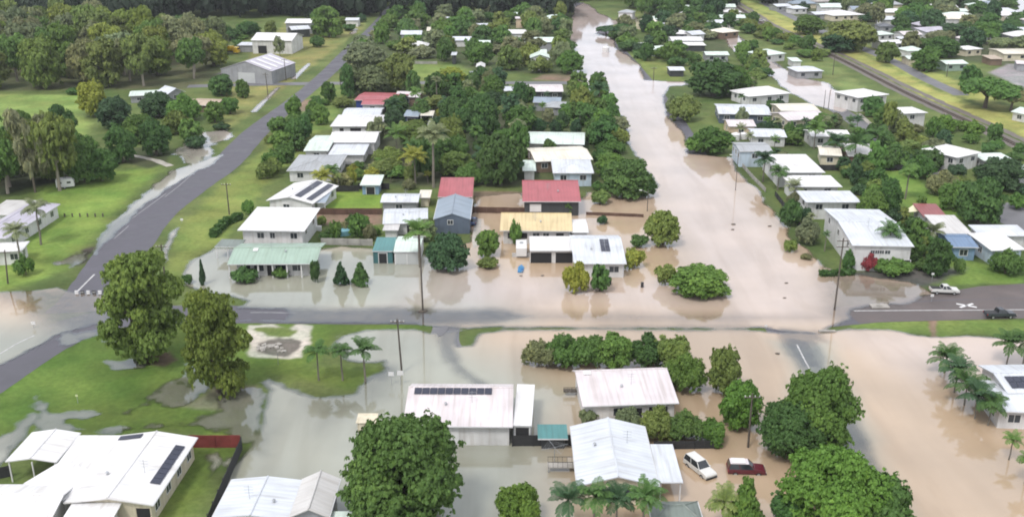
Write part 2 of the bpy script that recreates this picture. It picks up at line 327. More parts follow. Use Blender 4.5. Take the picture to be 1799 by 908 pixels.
GRASS = (.110, .150, .048)
ground_cols = [  # colour, outline, feather m, roughness
 ((.19,.27,.075), [(-600,168),(140,166),(152,200),(160,235),(60,260),(-600,300)], 3, 1),
 ((.165,.245,.055), [(60,330),(180,300),(292,292),(190,396),(130,470),(0,520),(-500,560),(-500,420),(40,400)], 3, 1),
 ((.175,.225,.060), [(300,420),(330,380),(400,310),(470,250),(500,215),(560,160),(620,160),(560,240),(500,300),(450,350),(395,420),(330,480),(280,500)], 2, 1),
 ((.150,.215,.060), [(545,150),(600,150),(600,230),(480,230)], 2, 1),
 ((.205,.215,.075), [(400,130),(500,40),(640,40),(640,50),(560,110),(430,210),(380,240)], 2, 1),
 ((.175,.225,.062), [(700,112),(830,112),(830,142),(700,142)], 2, .5),
 ((.165,.245,.045), [(578,337),(670,337),(668,367),(572,367)], .5, .2),
 ((.150,.225,.050), [(1520,298),(1600,296),(1700,375),(1700,395),(1600,372),(1540,340)], 2, 1),
 ((.150,.215,.050), [(1640,440),(1760,470),(1799,480),(1799,497),(1640,502),(1600,490)], 1, .5),
 ((.150,.215,.055), [(1490,561),(1799,562),(2300,562),(2300,605),(1799,592),(1700,587),(1655,592),(1610,586),(1495,578)], .5, .2),
 ((.115,.178,.038), [(-300,760),(40,640),(160,580),(250,560),(800,566),(760,580),(600,590),(560,640),(690,650),(620,692),(470,665),(455,780),(380,860),(300,930),(260,930),(330,770),(0,770)], 2, 1.5),
 ((.31,.315,.10), [(1300,10),(1350,25),(1430,55),(1530,100),(1640,155),(1720,185),(1799,212),(2300,420),(2300,560),(1799,245),(1700,205),(1600,160),(1500,108),(1420,72),(1340,38)], 2.5, 1.5),
 ((.27,.29,.09), [(1280,0),(1310,0),(1450,40),(1560,95),(1700,150),(1799,200),(1799,215),(1640,155),(1430,55)], 3, 1.5),
 ((.16,.20,.07), [(1380,110),(1460,110),(1520,150),(1500,165),(1440,145)], 3, 1),
 ((.17,.21,.06), [(1100,95),(1205,120),(1205,145),(1135,143),(1120,110)], 3, 1),
 ((.20,.15,.11), [(1275,50),(1330,85),(1400,130),(1380,150),(1260,70)], 4, 2),
 ((.21,.15,.11), [(555,372),(670,370),(672,392),(640,398),(560,396)], 1, .6),
 ((.22,.165,.12), [(826,336),(926,336),(926,372),(826,372)], 1, .6),
 ((.24,.18,.13), [(520,178),(565,172),(560,190),(505,205)], 1.5, 1.5),
 ((.24,.18,.13), [(1010,128),(950,130),(930,140),(1012,146)], 2, 1),
 ((.25,.185,.13), [(1625,556),(1650,556),(1650,596),(1632,596)], .4, .5),
 ((.13,.09,.06), [(238,622),(300,616),(312,632),(290,644),(245,640)], .8, .5),
 ((.22,.215,.14), [(380,680),(450,678),(455,700),(400,716),(330,712)], 2, 2),
 ((.47,.45,.39), [(440,572),(480,572),(506,582),(524,570),(548,572),(546,602),(530,614),(530,628),(436,628),(434,600)], .6, .8),
 ((.13,.17,.05), [(452,578),(490,577),(518,581),(506,590),(470,589)], .6, 1),
 ((.12,.115,.10), [(450,601),(508,600),(506,618),(454,618)], 1.0, 2.5),
 ((.075,.065,.055), [(112,458),(138,436),(180,424),(190,430),(168,460),(150,478)], 1.2, 2.5),
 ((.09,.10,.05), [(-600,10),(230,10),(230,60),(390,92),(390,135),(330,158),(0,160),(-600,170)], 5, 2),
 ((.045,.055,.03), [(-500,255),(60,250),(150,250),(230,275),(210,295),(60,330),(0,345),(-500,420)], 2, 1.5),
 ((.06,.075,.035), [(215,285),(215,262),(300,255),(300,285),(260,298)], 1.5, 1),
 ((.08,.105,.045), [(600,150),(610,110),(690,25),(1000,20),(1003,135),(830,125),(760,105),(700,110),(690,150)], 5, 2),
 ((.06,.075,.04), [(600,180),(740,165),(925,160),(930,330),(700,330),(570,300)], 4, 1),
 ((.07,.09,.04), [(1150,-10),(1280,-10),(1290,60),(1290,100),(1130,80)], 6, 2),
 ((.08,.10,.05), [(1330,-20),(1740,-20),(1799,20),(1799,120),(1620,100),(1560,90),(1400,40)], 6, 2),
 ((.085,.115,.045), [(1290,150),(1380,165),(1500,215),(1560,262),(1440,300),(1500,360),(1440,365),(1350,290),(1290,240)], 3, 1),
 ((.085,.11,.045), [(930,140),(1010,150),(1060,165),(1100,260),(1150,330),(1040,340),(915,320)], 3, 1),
 ((.27,.26,.27), [(1735,128),(1770,112),(1900,120),(1900,170),(1799,155)], 1.5, .5),
 ((.13,.125,.12), [(380,130),(400,122),(500,118),(500,132),(440,150)], 2, 1),
 ((.10,.10,.09), [(1430,480),(1700,470),(1640,505),(1480,500)], 2, 1.5),
 ((.25,.20,.16), [(1700,290),(1720,285),(1660,272),(1610,262),(1600,270),(1650,290)], 1.5, 1),
]
C = np.array(GRASS)[None]*np.ones((len(gx), 3))
C *= (1+NZ2*.7)[:, None]
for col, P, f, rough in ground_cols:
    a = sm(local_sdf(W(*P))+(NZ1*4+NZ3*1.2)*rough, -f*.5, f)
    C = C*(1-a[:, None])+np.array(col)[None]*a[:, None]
C *= (1+NZ1*.75+NZ3*.35)[:, None]
C = C*(1+NZ2[:, None]*np.array([[.35, .0, .15]]))
wet = sm(D, -5, 0)*.35*(gy < 400)
C = C*(1-wet[:, None]*np.array([[.55, .5, .45]]))
C = np.clip(C, .012, .8)

idx = np.arange(nr*ncol).reshape(nr, ncol)
Q = np.stack([idx[:-1, :-1], idx[:-1, 1:], idx[1:, 1:], idx[1:, :-1]], -1).reshape(-1, 4)
def ground_mat():
    m, t, N, L = new_mat('grassy_ground')
    o = N.new('ShaderNodeOutputMaterial'); b = N.new('ShaderNodeBsdfPrincipled'); b.inputs['Roughness'].default_value = .9; b.inputs['Specular IOR Level'].default_value = .15
    at = node(t, 'ShaderNodeAttribute', attribute_name='Col'); tc = N.new('ShaderNodeTexCoord')
    n1 = node(t, 'ShaderNodeTexNoise'); n1.inputs['Scale'].default_value = 1.1; n1.inputs['Detail'].default_value = 8; n1.inputs['Roughness'].default_value = .7
    n2 = node(t, 'ShaderNodeTexNoise'); n2.inputs['Scale'].default_value = .13; n2.inputs['Detail'].default_value = 6
    L.new(tc.outputs['Object'], n1.inputs[0]); L.new(tc.outputs['Object'], n2.inputs[0])
    r1 = ramp(t, n1.outputs[0], [(.3, (.72, .74, .7)), (.7, (1.22, 1.2, 1.2))]); r2 = ramp(t, n2.outputs[0], [(.35, (.82, .9, .85)), (.65, (1.15, 1.06, 1.1))])
    a = node(t, 'ShaderNodeMix', data_type='RGBA', blend_type='MULTIPLY'); a.inputs[0].default_value = 1; c = node(t, 'ShaderNodeMix', data_type='RGBA', blend_type='MULTIPLY'); c.inputs[0].default_value = 1
    L.new(at.outputs['Color'], a.inputs[6]); L.new(r1.outputs[0], a.inputs[7]); L.new(a.outputs[2], c.inputs[6]); L.new(r2.outputs[0], c.inputs[7])
    bp = N.new('ShaderNodeBump'); bp.inputs['Strength'].default_value = .6; bp.inputs['Distance'].default_value = .12
    L.new(n1.outputs[0], bp.inputs['Height']); L.new(bp.outputs[0], b.inputs['Normal'])
    L.new(c.outputs[2], b.inputs['Base Color']); L.new(b.outputs[0], o.inputs[0]); return m
V = np.stack([gx, gy, np.zeros_like(gx)], -1)
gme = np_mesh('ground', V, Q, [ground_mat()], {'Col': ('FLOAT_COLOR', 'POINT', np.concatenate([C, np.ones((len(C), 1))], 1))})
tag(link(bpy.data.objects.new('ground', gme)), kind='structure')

def water_mat():
    m, t, N, L = new_mat('flood_water')
    o = N.new('ShaderNodeOutputMaterial'); tc = N.new('ShaderNodeTexCoord')
    dep = node(t, 'ShaderNodeAttribute', attribute_name='depth'); sh = node(t, 'ShaderNodeAttribute', attribute_name='shallow'); mu = node(t, 'ShaderNodeAttribute', attribute_name='mud')
    n = node(t, 'ShaderNodeTexNoise'); n.inputs['Scale'].default_value = .05; n.inputs['Detail'].default_value = 5; L.new(tc.outputs['Object'], n.inputs[0])
    n2 = node(t, 'ShaderNodeTexNoise'); n2.inputs['Scale'].default_value = .6; n2.inputs['Detail'].default_value = 6; L.new(tc.outputs['Object'], n2.inputs[0])
    mixc = node(t, 'ShaderNodeMix', data_type='RGBA'); L.new(mu.outputs['Fac'], mixc.inputs[0])
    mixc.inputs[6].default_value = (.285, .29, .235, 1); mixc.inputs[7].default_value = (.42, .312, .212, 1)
    fa = node(t, 'ShaderNodeAttribute', attribute_name='sky_pale'); mx2 = node(t, 'ShaderNodeMix', data_type='RGBA'); L.new(fa.outputs['Fac'], mx2.inputs[0]); L.new(mixc.outputs[2], mx2.inputs[6]); mx2.inputs[7].default_value = (.52, .435, .405, 1); mixc = mx2  # pale sky reflection mixed into the mud colour
    rr = ramp(t, n.outputs[0], [(.35, (.88, .89, .9)), (.65, (1.1, 1.1, 1.1))])
    mm = node(t, 'ShaderNodeMix', data_type='RGBA', blend_type='MULTIPLY'); mm.inputs[0].default_value = 1; L.new(mixc.outputs[2], mm.inputs[6]); L.new(rr.outputs[0], mm.inputs[7])
    mps = N.new('ShaderNodeMapping'); mps.inputs['Scale'].default_value = (.16, .022, 1); mps.inputs['Rotation'].default_value = (0, 0, .12); L.new(tc.outputs['Object'], mps.inputs[0])
    ns = node(t, 'ShaderNodeTexNoise'); ns.inputs['Scale'].default_value = 1; ns.inputs['Detail'].default_value = 5; ns.inputs['Distortion'].default_value = .8; L.new(mps.outputs[0], ns.inputs['Vector'])
    rs = ramp(t, ns.outputs[0], [(.35, (.90, .885, .86)), (.5, (1, 1, 1)), (.68, (1.05, 1.06, 1.08))]); ms_1 = node(t, 'ShaderNodeMix', data_type='RGBA', blend_type='MULTIPLY'); ms_1.inputs[0].default_value = 1
    L.new(mm.outputs[2], ms_1.inputs[6]); L.new(rs.outputs[0], ms_1.inputs[7]); mm = ms_1
    dif = N.new('ShaderNodeBsdfDiffuse'); L.new(mm.outputs[2], dif.inputs[0]); trn = N.new('ShaderNodeBsdfTransparent')
    # opacity: silt hides the bed with depth
    def math_(op, a, b):
        k = N.new('ShaderNodeMath'); k.operation = op
        for i, v in ((0, a), (1, b)):
            if isinstance(v, (int, float)): k.inputs[i].default_value = v
            else: L.new(v, k.inputs[i])
        return k.outputs[0]
    nn = math_('MULTIPLY', math_('SUBTRACT', n2.outputs[0], .5), .5)
    d1 = N.new('ShaderNodeMapRange'); d1.interpolation_type = 'SMOOTHSTEP'; d1.inputs[1].default_value = -.05; d1.inputs[2].default_value = .9
    L.new(math_('ADD', dep.outputs['Fac'], nn), d1.inputs[0])
    s2 = math_('SUBTRACT', 1.0, math_('MULTIPLY', sh.outputs['Fac'], math_('ADD', .95, nn)))
    opac = N.new('ShaderNodeClamp'); L.new(math_('MULTIPLY', d1.outputs[0], s2), opac.inputs[0])
    body = N.new('ShaderNodeMixShader'); L.new(opac.outputs[0], body.inputs[0]); L.new(trn.outputs[0], body.inputs[1]); L.new(dif.outputs[0], body.inputs[2])
    gl = N.new('ShaderNodeBsdfGlossy'); gl.inputs['Roughness'].default_value = .06; gl.inputs[0].default_value = (.84, .93, 1, 1)
    bp = N.new('ShaderNodeBump'); bp.inputs['Strength'].default_value = .045; bp.inputs['Distance'].default_value = .05
    n3 = node(t, 'ShaderNodeTexNoise'); n3.inputs['Scale'].default_value = 1.6; n3.inputs['Detail'].default_value = 3; L.new(tc.outputs['Object'], n3.inputs[0])
    L.new(n3.outputs[0], bp.inputs['Height']); L.new(bp.outputs[0], gl.inputs['Normal'])
    fr = N.new('ShaderNodeFresnel'); fr.inputs[0].default_value = 1.75
    d2 = N.new('ShaderNodeMapRange'); d2.inputs[1].default_value = -.1; d2.inputs[2].default_value = .3; L.new(math_('ADD', dep.outputs['Fac'], nn), d2.inputs[0])
    fac = math_('MULTIPLY', fr.outputs[0], d2.outputs[0])
    ms = N.new('ShaderNodeMixShader'); L.new(fac, ms.inputs[0]); L.new(body.outputs[0], ms.inputs[1]); L.new(gl.outputs[0], ms.inputs[2]); L.new(ms.outputs[0], o.inputs[0]); return m
ok = (D[Q] > -.4).any(1)
used = np.unique(Q[ok]); remap = np.zeros(len(gx), np.int64); remap[used] = np.arange(len(used))
dep = np.clip(D/1.35, -.2, 1.5)
wme = np_mesh('flood_water', np.stack([gx[used], gy[used], np.full(len(used), .07)], -1), remap[Q[ok]], [water_mat()],
    {'depth': ('FLOAT', 'POINT', dep[used]), 'shallow': ('FLOAT', 'POINT', SH[used]), 'mud': ('FLOAT', 'POINT', MUD[used]), 'sky_pale': ('FLOAT', 'POINT', SKY_PALE[used])})
tag(link(bpy.data.objects.new('water', wme)), kind='structure')

# ---- roads: ribbons along photo-located centre lines, real widths
def asphalt(name, col, var=.15, sc=.6):
    m, t, N, L = new_mat(name)
    o = N.new('ShaderNodeOutputMaterial'); b = N.new('ShaderNodeBsdfPrincipled'); tc = N.new('ShaderNodeTexCoord')
    n1 = node(t, 'ShaderNodeTexNoise'); n1.inputs['Scale'].default_value = sc*.25; n1.inputs['Detail'].default_value = 8
    n2 = node(t, 'ShaderNodeTexNoise'); n2.inputs['Scale'].default_value = 14; n2.inputs['Detail'].default_value = 2
    L.new(tc.outputs['Object'], n1.inputs[0]); L.new(tc.outputs['Object'], n2.inputs[0])
    r = ramp(t, n1.outputs[0], [(.32, tuple(c*(1-var*1.5) for c in col)), (.68, tuple(c*(1+var*1.5) for c in col))])
    r2 = ramp(t, n2.outputs[0], [(.3, (.85, .85, .85)), (.7, (1.15, 1.15, 1.15))])
    mm = node(t, 'ShaderNodeMix', data_type='RGBA', blend_type='MULTIPLY'); mm.inputs[0].default_value = 1
    L.new(r.outputs[0], mm.inputs[6]); L.new(r2.outputs[0], mm.inputs[7]); L.new(mm.outputs[2], b.inputs['Base Color'])
    rg = ramp(t, n1.outputs[0], [(.4, (.5, .5, .5)), (.6, (.8, .8, .8))]); L.new(rg.outputs[0], b.inputs['Roughness'])
    L.new(b.outputs[0], o.inputs[0]); return m
M_asph = asphalt('asphalt', (.088, .086, .103)); M_asph2 = asphalt('brown_asphalt', (.105, .088, .085)); M_asph3 = asphalt('old_asphalt', (.14, .14, .15))
M_paint = mat('road_paint', (.5, .5, .5), rough=.7, var=.25, scale=3); M_gravel = asphalt('ballast', (.13, .11, .095), .3, 3); M_concpath = asphalt('pale_concrete', (.36, .34, .30), .2, 2)
def catmull(P, n=8):
    P = [np.array(p, float) for p in P]; P = [2*P[0]-P[1]]+P+[2*P[-1]-P[-2]]; out = []
    for i in range(1, len(P)-2):
        for k in range(n):
            t = k/n; a, b, c, d = P[i-1:i+3]
            out.append(.5*((2*b)+(-a+c)*t+(2*a-5*b+4*c-d)*t*t+(-a+3*b-3*c+d)*t**3))
    out.append(P[-2]); return np.array(out)
def ribbon_pts(cl, z=0):
    """cl: (px, py, width m) -> smooth centre, normal, width"""
    xy = Gv([c[0] for c in cl], [c[1] for c in cl]); p = catmull(np.c_[xy, [c[2] for c in cl]], 10)
    tg = np.gradient(p[:, :2], axis=0); tg /= np.linalg.norm(tg, axis=1)[:, None]
    return p[:, :2], np.c_[-tg[:, 1], tg[:, 0]], p[:, 2]
def ribbon(name, cl, z, mtl, off=0.0, width=None, ragged=.25, kind='structure', parent=None):
    c, n, wd = ribbon_pts(cl)
    c = c+n*off*(wd[:, None] if abs(off) <= 1 and width is None else 1)
    wd = wd if width is None else np.full(len(wd), width)
    steps = []
    nrow = 5 if ragged else 2
    jl = np.array([fbm(p[0], p[1], 2.5, 3) for p in c])*ragged*2; jr = np.array([fbm(p[0]+50, p[1], 2.5, 4) for p in c])*ragged*2
    V = []; F = []
    for i in range(len(c)):
        for k in range(nrow):
            u = k/(nrow-1)-.5; e = jl[i] if k == 0 else (jr[i] if k == nrow-1 else 0)
            q = c[i]+n[i]*(u*wd[i]+e); V.append((q[0], q[1], z))
    for i in range(len(c)-1):
        for k in range(nrow-1): a = i*nrow+k; F.append((a, a+nrow, a+nrow+1, a+1))
    mb = MB(); mb.add(V, F); o = mb.build(name, mtl, parent)
    if kind: tag(o, kind=kind)
    return o
LEFT_ROAD = [(150,548,14),(170,520,12.5),(210,450,11),(262,380,11.5),(326,332,11),(395,288,9),(452,230,8),(521,175,6.2),(574,130,6.4),(612,92,6.8),(656,50,6),(684,18,6),(700,0,6)]
MAIN_ROAD = [(-260,800,10),(-60,690,10),(40,625,10),(120,582,10),(200,560,9),(320,552,8),(480,553,7.5),(740,555,7.5),(1100,556,7.5),(1400,560,7.5),(1560,548,8),(1799,540,9),(2200,532,9)]
ribbon('road', LEFT_ROAD, .030, M_asph); ribbon('road', MAIN_ROAD, .022, M_asph)
ribbon('road', [(1385,570,9),(1410,610,8.5),(1438,655,8),(1521,800,8),(1600,940,8),(1720,1150,8)], .026, M_asph)
ribbon('road', [(1390,565,8),(1290,398,8),(1160,182,8),(1060,60,8),(1015,5,8)], .030, M_asph)
ribbon('road', [(330,152,6),(440,149,6),(560,147,6),(700,146,6),(1000,146,6),(1210,147,6)], .026, M_asph3)
ribbon('driveway', [(785,565,5),(783,600,4.5),(806,636,5),(862,684,5)], .026, M_asph3)
ribbon('road', [(1275,55,6.5),(1330,95,6.5),(1400,148,6.5),(1480,198,6.5),(1575,262,6.5),(1670,318,6.5),(1760,372,6.5),(1860,440,6.5)], .026, M_asph3)
ribbon('road', [(1340,5,6),(1450,58,6),(1560,104,6),(1625,138,6),(1690,168,6)], .026, M_asph3)
ribbon('footpath', [(1530,200,1.6),(1600,258,1.6),(1650,290,1.6),(1680,306,1.6)], .042, M_concpath, off=-4, width=1.5, ragged=.1)
ribbon('footpath', [(300,292,2),(270,281,2),(235,274,2),(205,270,2)], .02, M_concpath, ragged=.5)
ribbon('road', [(1492,553,7.5),(1560,549,8),(1799,541,9),(2200,533,9)], .030, M_asph2, ragged=.1)
apron = MB(); P = W((1500,556),(1520,540),(1560,530),(1640,516),(1720,503),(1799,498),(2200,496),(2200,538),(1799,546),(1560,553)); apron.add([(x, y, .018) for x, y in P], [tuple(range(len(P)))]); tag(apron.build('road_shoulder', M_asph2), kind='structure')
dv = MB(); P = W((829,420),(836,385),(846,385),(842,432),(832,436)); dv.add([(x, y, .09) for x, y in P], [tuple(range(len(P)))]); tag(dv.build('driveway', M_concpath), kind='structure')
dv = MB(); P = W((1710,372),(1770,356),(1799,366),(1860,400),(1860,440),(1799,408)); dv.add([(x, y, .02) for x, y in P], [tuple(range(len(P)))]); tag(dv.build('driveway', M_asph3), kind='structure')
# painted markings
ribbon('road_marking', [(134,514,8),(150,498,8),(166,482,8)], .040, M_paint, off=0, width=.35, ragged=0)
for a in ([(200,420),(216,406),(226,397)], [(232,384),(262,362),(292,340)], [(290,346),(320,322),(345,300)]):
    ribbon('road_marking', [(x, y, 8) for x, y in a], .036, M_paint, off=0, width=.11, ragged=0)
ribbon('road_marking', [(1500,546,8),(1650,545,8),(1799,544,8),(2200,538,8)], .034, M_paint, off=0, width=.3, ragged=0)
ribbon('road_marking', [(1400,606,8),(1412,630,8),(1424,652,8)], .078, M_paint, off=0, width=.25, ragged=0)
ribbon('road_marking', [(0,622,8),(30,604,8),(60,590,8)], .079, M_paint, off=0, width=.25, ragged=0)
ribbon('road_marking', [(440,549,8),(470,549,8),(520,550,8)], .034, M_paint, off=0, width=.15, ragged=0)
# railway: ballast bed, sleepers and two rails
RAIL = [(1262,-8,6),(1310,22,6),(1350,48,6),(1464,99,6),(1578,157,6),(1641,187,6),(1730,228,6),(1799,262,6),(2000,360,6)]
tag(ribbon('railway_ballast', RAIL, .05, M_gravel, ragged=.6), kind='structure')
ribbon('railway_access_track', [(x, y, 3) for x, y, _ in RAIL], .04, M_gravel, off=5.5, width=2.6, ragged=.8)
c, n, wd = ribbon_pts(RAIL); rail_root = empty('railway_track')
tag(rail_root, 'single railway track on a brown ballast strip beside the yellow grass', 'railway track')
M_railsteel = mat('rail_steel', (.16, .12, .10), rough=.5, metal=.4)
for s in (-.55, .55):
    mr_ = MB()
    for i in range(len(c)-1):
        a = c[i]+n[i]*s; b = c[i+1]+n[i+1]*s; d = Vector((*(b-a), 0)); L_ = d.length; ang = math.atan2(d.y, d.x)
        mr_.box(0, L_, -.04, .04, .2, .34, 0, Matrix.Translation((a[0], a[1], 0)) @ Matrix.Rotation(ang, 4, 'Z'))
    mr_.build('rail', M_railsteel, rail_root)
ms_ = MB()
cc = np.concatenate([[0], np.cumsum(np.linalg.norm(np.diff(c, axis=0), axis=1))])
for s in np.arange(0, cc[-1], 1.4):
    x = np.interp(s, cc, c[:, 0]); y = np.interp(s, cc, c[:, 1]); nx = np.interp(s, cc, n[:, 0]); ny = np.interp(s, cc, n[:, 1])
    ms_.box(-1.05, 1.05, -.12, .12, .06, .2, 0, Matrix.Translation((x, y, 0)) @ Matrix.Rotation(math.atan2(ny, nx), 4, 'Z'))
ms_.build('sleepers', M_wood, rail_root)['kind'] = 'stuff'
# ------------------------------------------------------------------ buildings
HOUSES = []   # (x, y, radius, short phrase) landmarks and keep-out discs
BOXES = []    # oriented footprints for keep-out
def quad_plate(mb, p, ux, uy, w_, h_, th, mi=0):
    """thin plate: corner p, along ux (w_), along uy (h_), thickness th outwards"""
    p = Vector(p); ux = Vector(ux).normalized(); uy = Vector(uy).normalized(); nn = ux.cross(uy)*th
    a = [p, p+ux*w_, p+ux*w_+uy*h_, p+uy*h_]; mb.add(a+[q+nn for q in a], [(3,2,1,0),(4,5,6,7),(0,1,5,4),(1,2,6,5),(2,3,7,6),(3,0,4,7)], mi)
def house(fe, yb, he, rt='gx', rise=1.2, roof='white', wall='white', label=None, short=None, cat='house', name='house', parent=None, ov=.5,
          depth=None, base=0.0, win=None, side=None, solar=(), posts=None, front=None, group=None, rot=None, ridge_off=0.0, th=.16, open_front=False, lod=None, skip_landmark=False, colr=None):
    """fe = photo pixels of the two ends of the front eave (left x, y, right x, y); yb = photo row of the back edge"""
    A = G(fe[0], fe[1], he); B = G(fe[2], fe[3], he); d = B-A; w_ = d.length
    ang = math.atan2(d.y, d.x) if rot is None else rot
    if rot is not None: w_ = w_*abs(math.cos(ang-math.atan2(d.y, d.x)))
    ym = (fe[1]+fe[3])/2; xm = (fe[0]+fe[2])/2; nrm = Vector((-math.sin(ang), math.cos(ang), 0)); mid = (A+B)/2
    if depth is None:
        xb = xm+(VANISH_X-xm)*(ym-yb)/(ym-HORIZON); Cb = G(xb, yb, he); depth = max(2.0, (Cb-mid).dot(nrm))
    if scale_at(ym) < 5.4 and yb is not None: depth = min(depth, max(9.0, .95*w_))
    cen = mid+nrm*depth/2
    own = parent is None
    if own:
        root = empty(name, (cen.x, cen.y, 0), ang); pass
        tag(root, label, cat, group); ML = Matrix.Identity(4)
        if not skip_landmark: HOUSES.append((cen.x, cen.y, max(w_, depth)/2, short or cat))
    else:
        root = parent; ML = (Matrix.Translation(root.location) @ Matrix.Rotation(root.rotation_euler.z, 4, 'Z')).inverted() @ Matrix.Translation((cen.x, cen.y, 0)) @ Matrix.Rotation(ang, 4, 'Z')
    BOXES.append((cen.x, cen.y, ang, w_/2, depth/2))
    W2, D2 = w_/2, depth/2; hw, hd = W2-ov, D2-ov; sc = scale_at(ym); z0 = base
    if lod is None: lod = 2 if sc > 6.8 else (1 if sc > 4.6 else 0)
    def fin(mb, nm, mats, par=root, **k):
        mb.v = [tuple(ML @ Vector(p)) for p in mb.v]; return mb.build(nm, mats, par, **k)
    # ---- roof surface
    t = MB()
    if rt == 'gx':
        ry = ridge_off*D2; top = [(-W2,-D2,he),(W2,-D2,he),(W2,ry,he+rise),(-W2,ry,he+rise),(W2,D2,he),(-W2,D2,he)]
        t.sheet(top, [(0,1,2,3),(3,2,4,5)], th)
    elif rt == 'gy':
        rx = ridge_off*W2; top = [(-W2,-D2,he),(rx,-D2,he+rise),(rx,D2,he+rise),(-W2,D2,he),(W2,-D2,he),(W2,D2,he)]
        t.sheet(top, [(0,1,2,3),(1,4,5,2)], th)
    elif rt == 'hip':
        if W2 >= D2: r1, r2 = (-(W2-D2*.95), 0), (W2-D2*.95, 0)
        else: r1, r2 = (0, -(D2-W2*.95)), (0, D2-W2*.95)
        top = [(-W2,-D2,he),(W2,-D2,he),(W2,D2,he),(-W2,D2,he),(*r1,he+rise),(*r2,he+rise)]
        fs = [(0,1,5,4),(1,2,5),(2,3,4,5),(3,0,4)] if W2 >= D2 else [(0,1,4),(1,2,5,4),(2,3,5),(3,0,4,5)]
        t.sheet(top, fs, th)
    else:                                     # one plane; rise lifts the back edge
        top = [(-W2,-D2,he),(W2,-D2,he),(W2,D2,he+rise),(-W2,D2,he+rise)]; t.sheet(top, [(0,1,2,3)], th)
    ro = fin(t, 'roof', roof_mat(roof, ROOFC[roof], 'y' if rt == 'gy' else 'x'))
    if lod >= 1:                               # ridge caps and gutters
        g = MB(); r = .11
        if rt == 'gx': g.tube((-W2, ridge_off*D2, he+rise+.02), (W2, ridge_off*D2, he+rise+.02), r, n=6)
        if rt == 'gy': g.tube((ridge_off*W2, -D2, he+rise+.02), (ridge_off*W2, D2, he+rise+.02), r, n=6)
        if rt == 'hip':
            g.tube(top[4], top[5], r, n=6)
            for a, b in (((0, 4), (1, 5), (2, 5), (3, 4)) if W2 >= D2 else ((0, 4), (1, 4), (2, 5), (3, 5))): g.tube(top[a], top[b], r*.8, n=6)
        if g.v: fin(g, 'ridge_cap', roof_mat(roof, ROOFC[roof], 'x'), ro)
        gs = []
        if rt in ('gx', 'hip', 'flat'): gs.append((-W2, W2, -D2-.12, -D2-.003))
        if rt in ('gy', 'hip'): gs += [(-W2-.12, -W2-.003, -D2, D2), (W2+.003, W2+.12, -D2, D2)]
        for q in gs: g = MB(); g.box(*q, he-.15, he-.02); fin(g, 'gutter', M_gutter, ro)
    def slope_frame(which):
        if rt == 'gx' and which == 'f': return Vector((-W2,-D2,he)), Vector((W2*2,0,0)), Vector((0,D2*(1+ridge_off),rise))
        if rt == 'gy' and which == 'r': return Vector((W2,-D2,he)), Vector((0,D2*2,0)), Vector((-W2*(1-ridge_off),0,rise))
        if rt == 'gy' and which == 'l': return Vector((-W2,D2,he)), Vector((0,-D2*2,0)), Vector((W2*(1+ridge_off),0,rise))
        return Vector((-W2,-D2,he)), Vector((W2*2,0,0)), Vector((0,D2*2,rise if rt == 'flat' else 0))
    for (which, u0, u1, v0, v1, nm, mt) in solar:
        o_, eu, ev = slope_frame(which); k = MB(); nn = eu.cross(ev).normalized()
        nc = max(1, round((u1-u0)*eu.length/1.05)) if nm == 'solar_panel' else 1; nr_ = max(1, round((v1-v0)*ev.length/1.7)) if nm == 'solar_panel' else 1
        du = (u1-u0)/nc; dv_ = (v1-v0)/nr_
        for a in range(nc):
            for b in range(nr_):
                quad_plate(k, o_+eu*(u0+du*(a+.04))+ev*(v0+dv_*(b+.03))+nn*.09, eu, ev, du*.92*eu.length, dv_*.94*ev.length, .05)
        fin(k, nm, mt, ro)
    if lod == 2 and own and rt in ('gx', 'gy', 'hip') and w_ > 8:
        rv = random.Random(int(cen.x*7+cen.y)); sx = rv.uniform(-.3, .3)*W2; yy = -.28*D2 if rt != 'gy' else rv.uniform(-.4, .2)*D2
        if rt == 'gy': sx = rv.choice((-.45, .45))*W2; zz = he+rise*(1-abs(sx)/W2)
        else: zz = he+rise*(1-min(1, abs(yy-ridge_off*D2*(rt == 'gx'))/(D2*(1+ridge_off*(rt == 'gx')))))
        v_ = MB(); v_.tube((sx, yy, zz-.1), (sx, yy, zz+.28), .13, .13, 8); v_.tube((sx, yy, zz+.28), (sx, yy, zz+.46), .22, .10, 10); fin(v_, 'roof_vent', M_metal, ro)
        v_ = MB(); v_.tube((-sx*.7+.4, yy+.5, zz-.4), (-sx*.7+.4, yy+.5, zz+1.9), .03, .03, 5)
        for q in (.9, 1.3, 1.7): v_.box(-sx*.7-.15, -sx*.7+.95, yy+.48, yy+.52, zz+q, zz+q+.03)
        fin(v_, 'aerial', M_metal, ro)
    # ---- walls
    if wall:
        k = MB()
        zt = he-th-.01
        fl = rise*(ov/(D2*2)) if rt == 'flat' else 0
        if not open_front: k.box(-hw, hw, -hd, hd, z0, zt-(.0 if rt != 'flat' else 0))
        else:
            k.box(-hw, -hw+.15, -hd, hd, z0, zt); k.box(hw-.15, hw, -hd, hd, z0, zt); k.box(-hw+.15, hw-.15, hd-.15, hd, z0, zt)
        if rt == 'gx':
            for s in (-1, 1):
                x0, x1 = sorted((s*(hw), s*(hw-.15))); sl_ = rise/(D2*(1-abs(ridge_off)*0))
                k.add([(x0,-hd,zt),(x1,-hd,zt),(x1,hd,zt),(x0,hd,zt),(x0,ridge_off*D2,zt+rise*.93),(x1,ridge_off*D2,zt+rise*.93)], [(0,1,5,4),(2,3,4,5),(1,2,5),(3,0,4)])
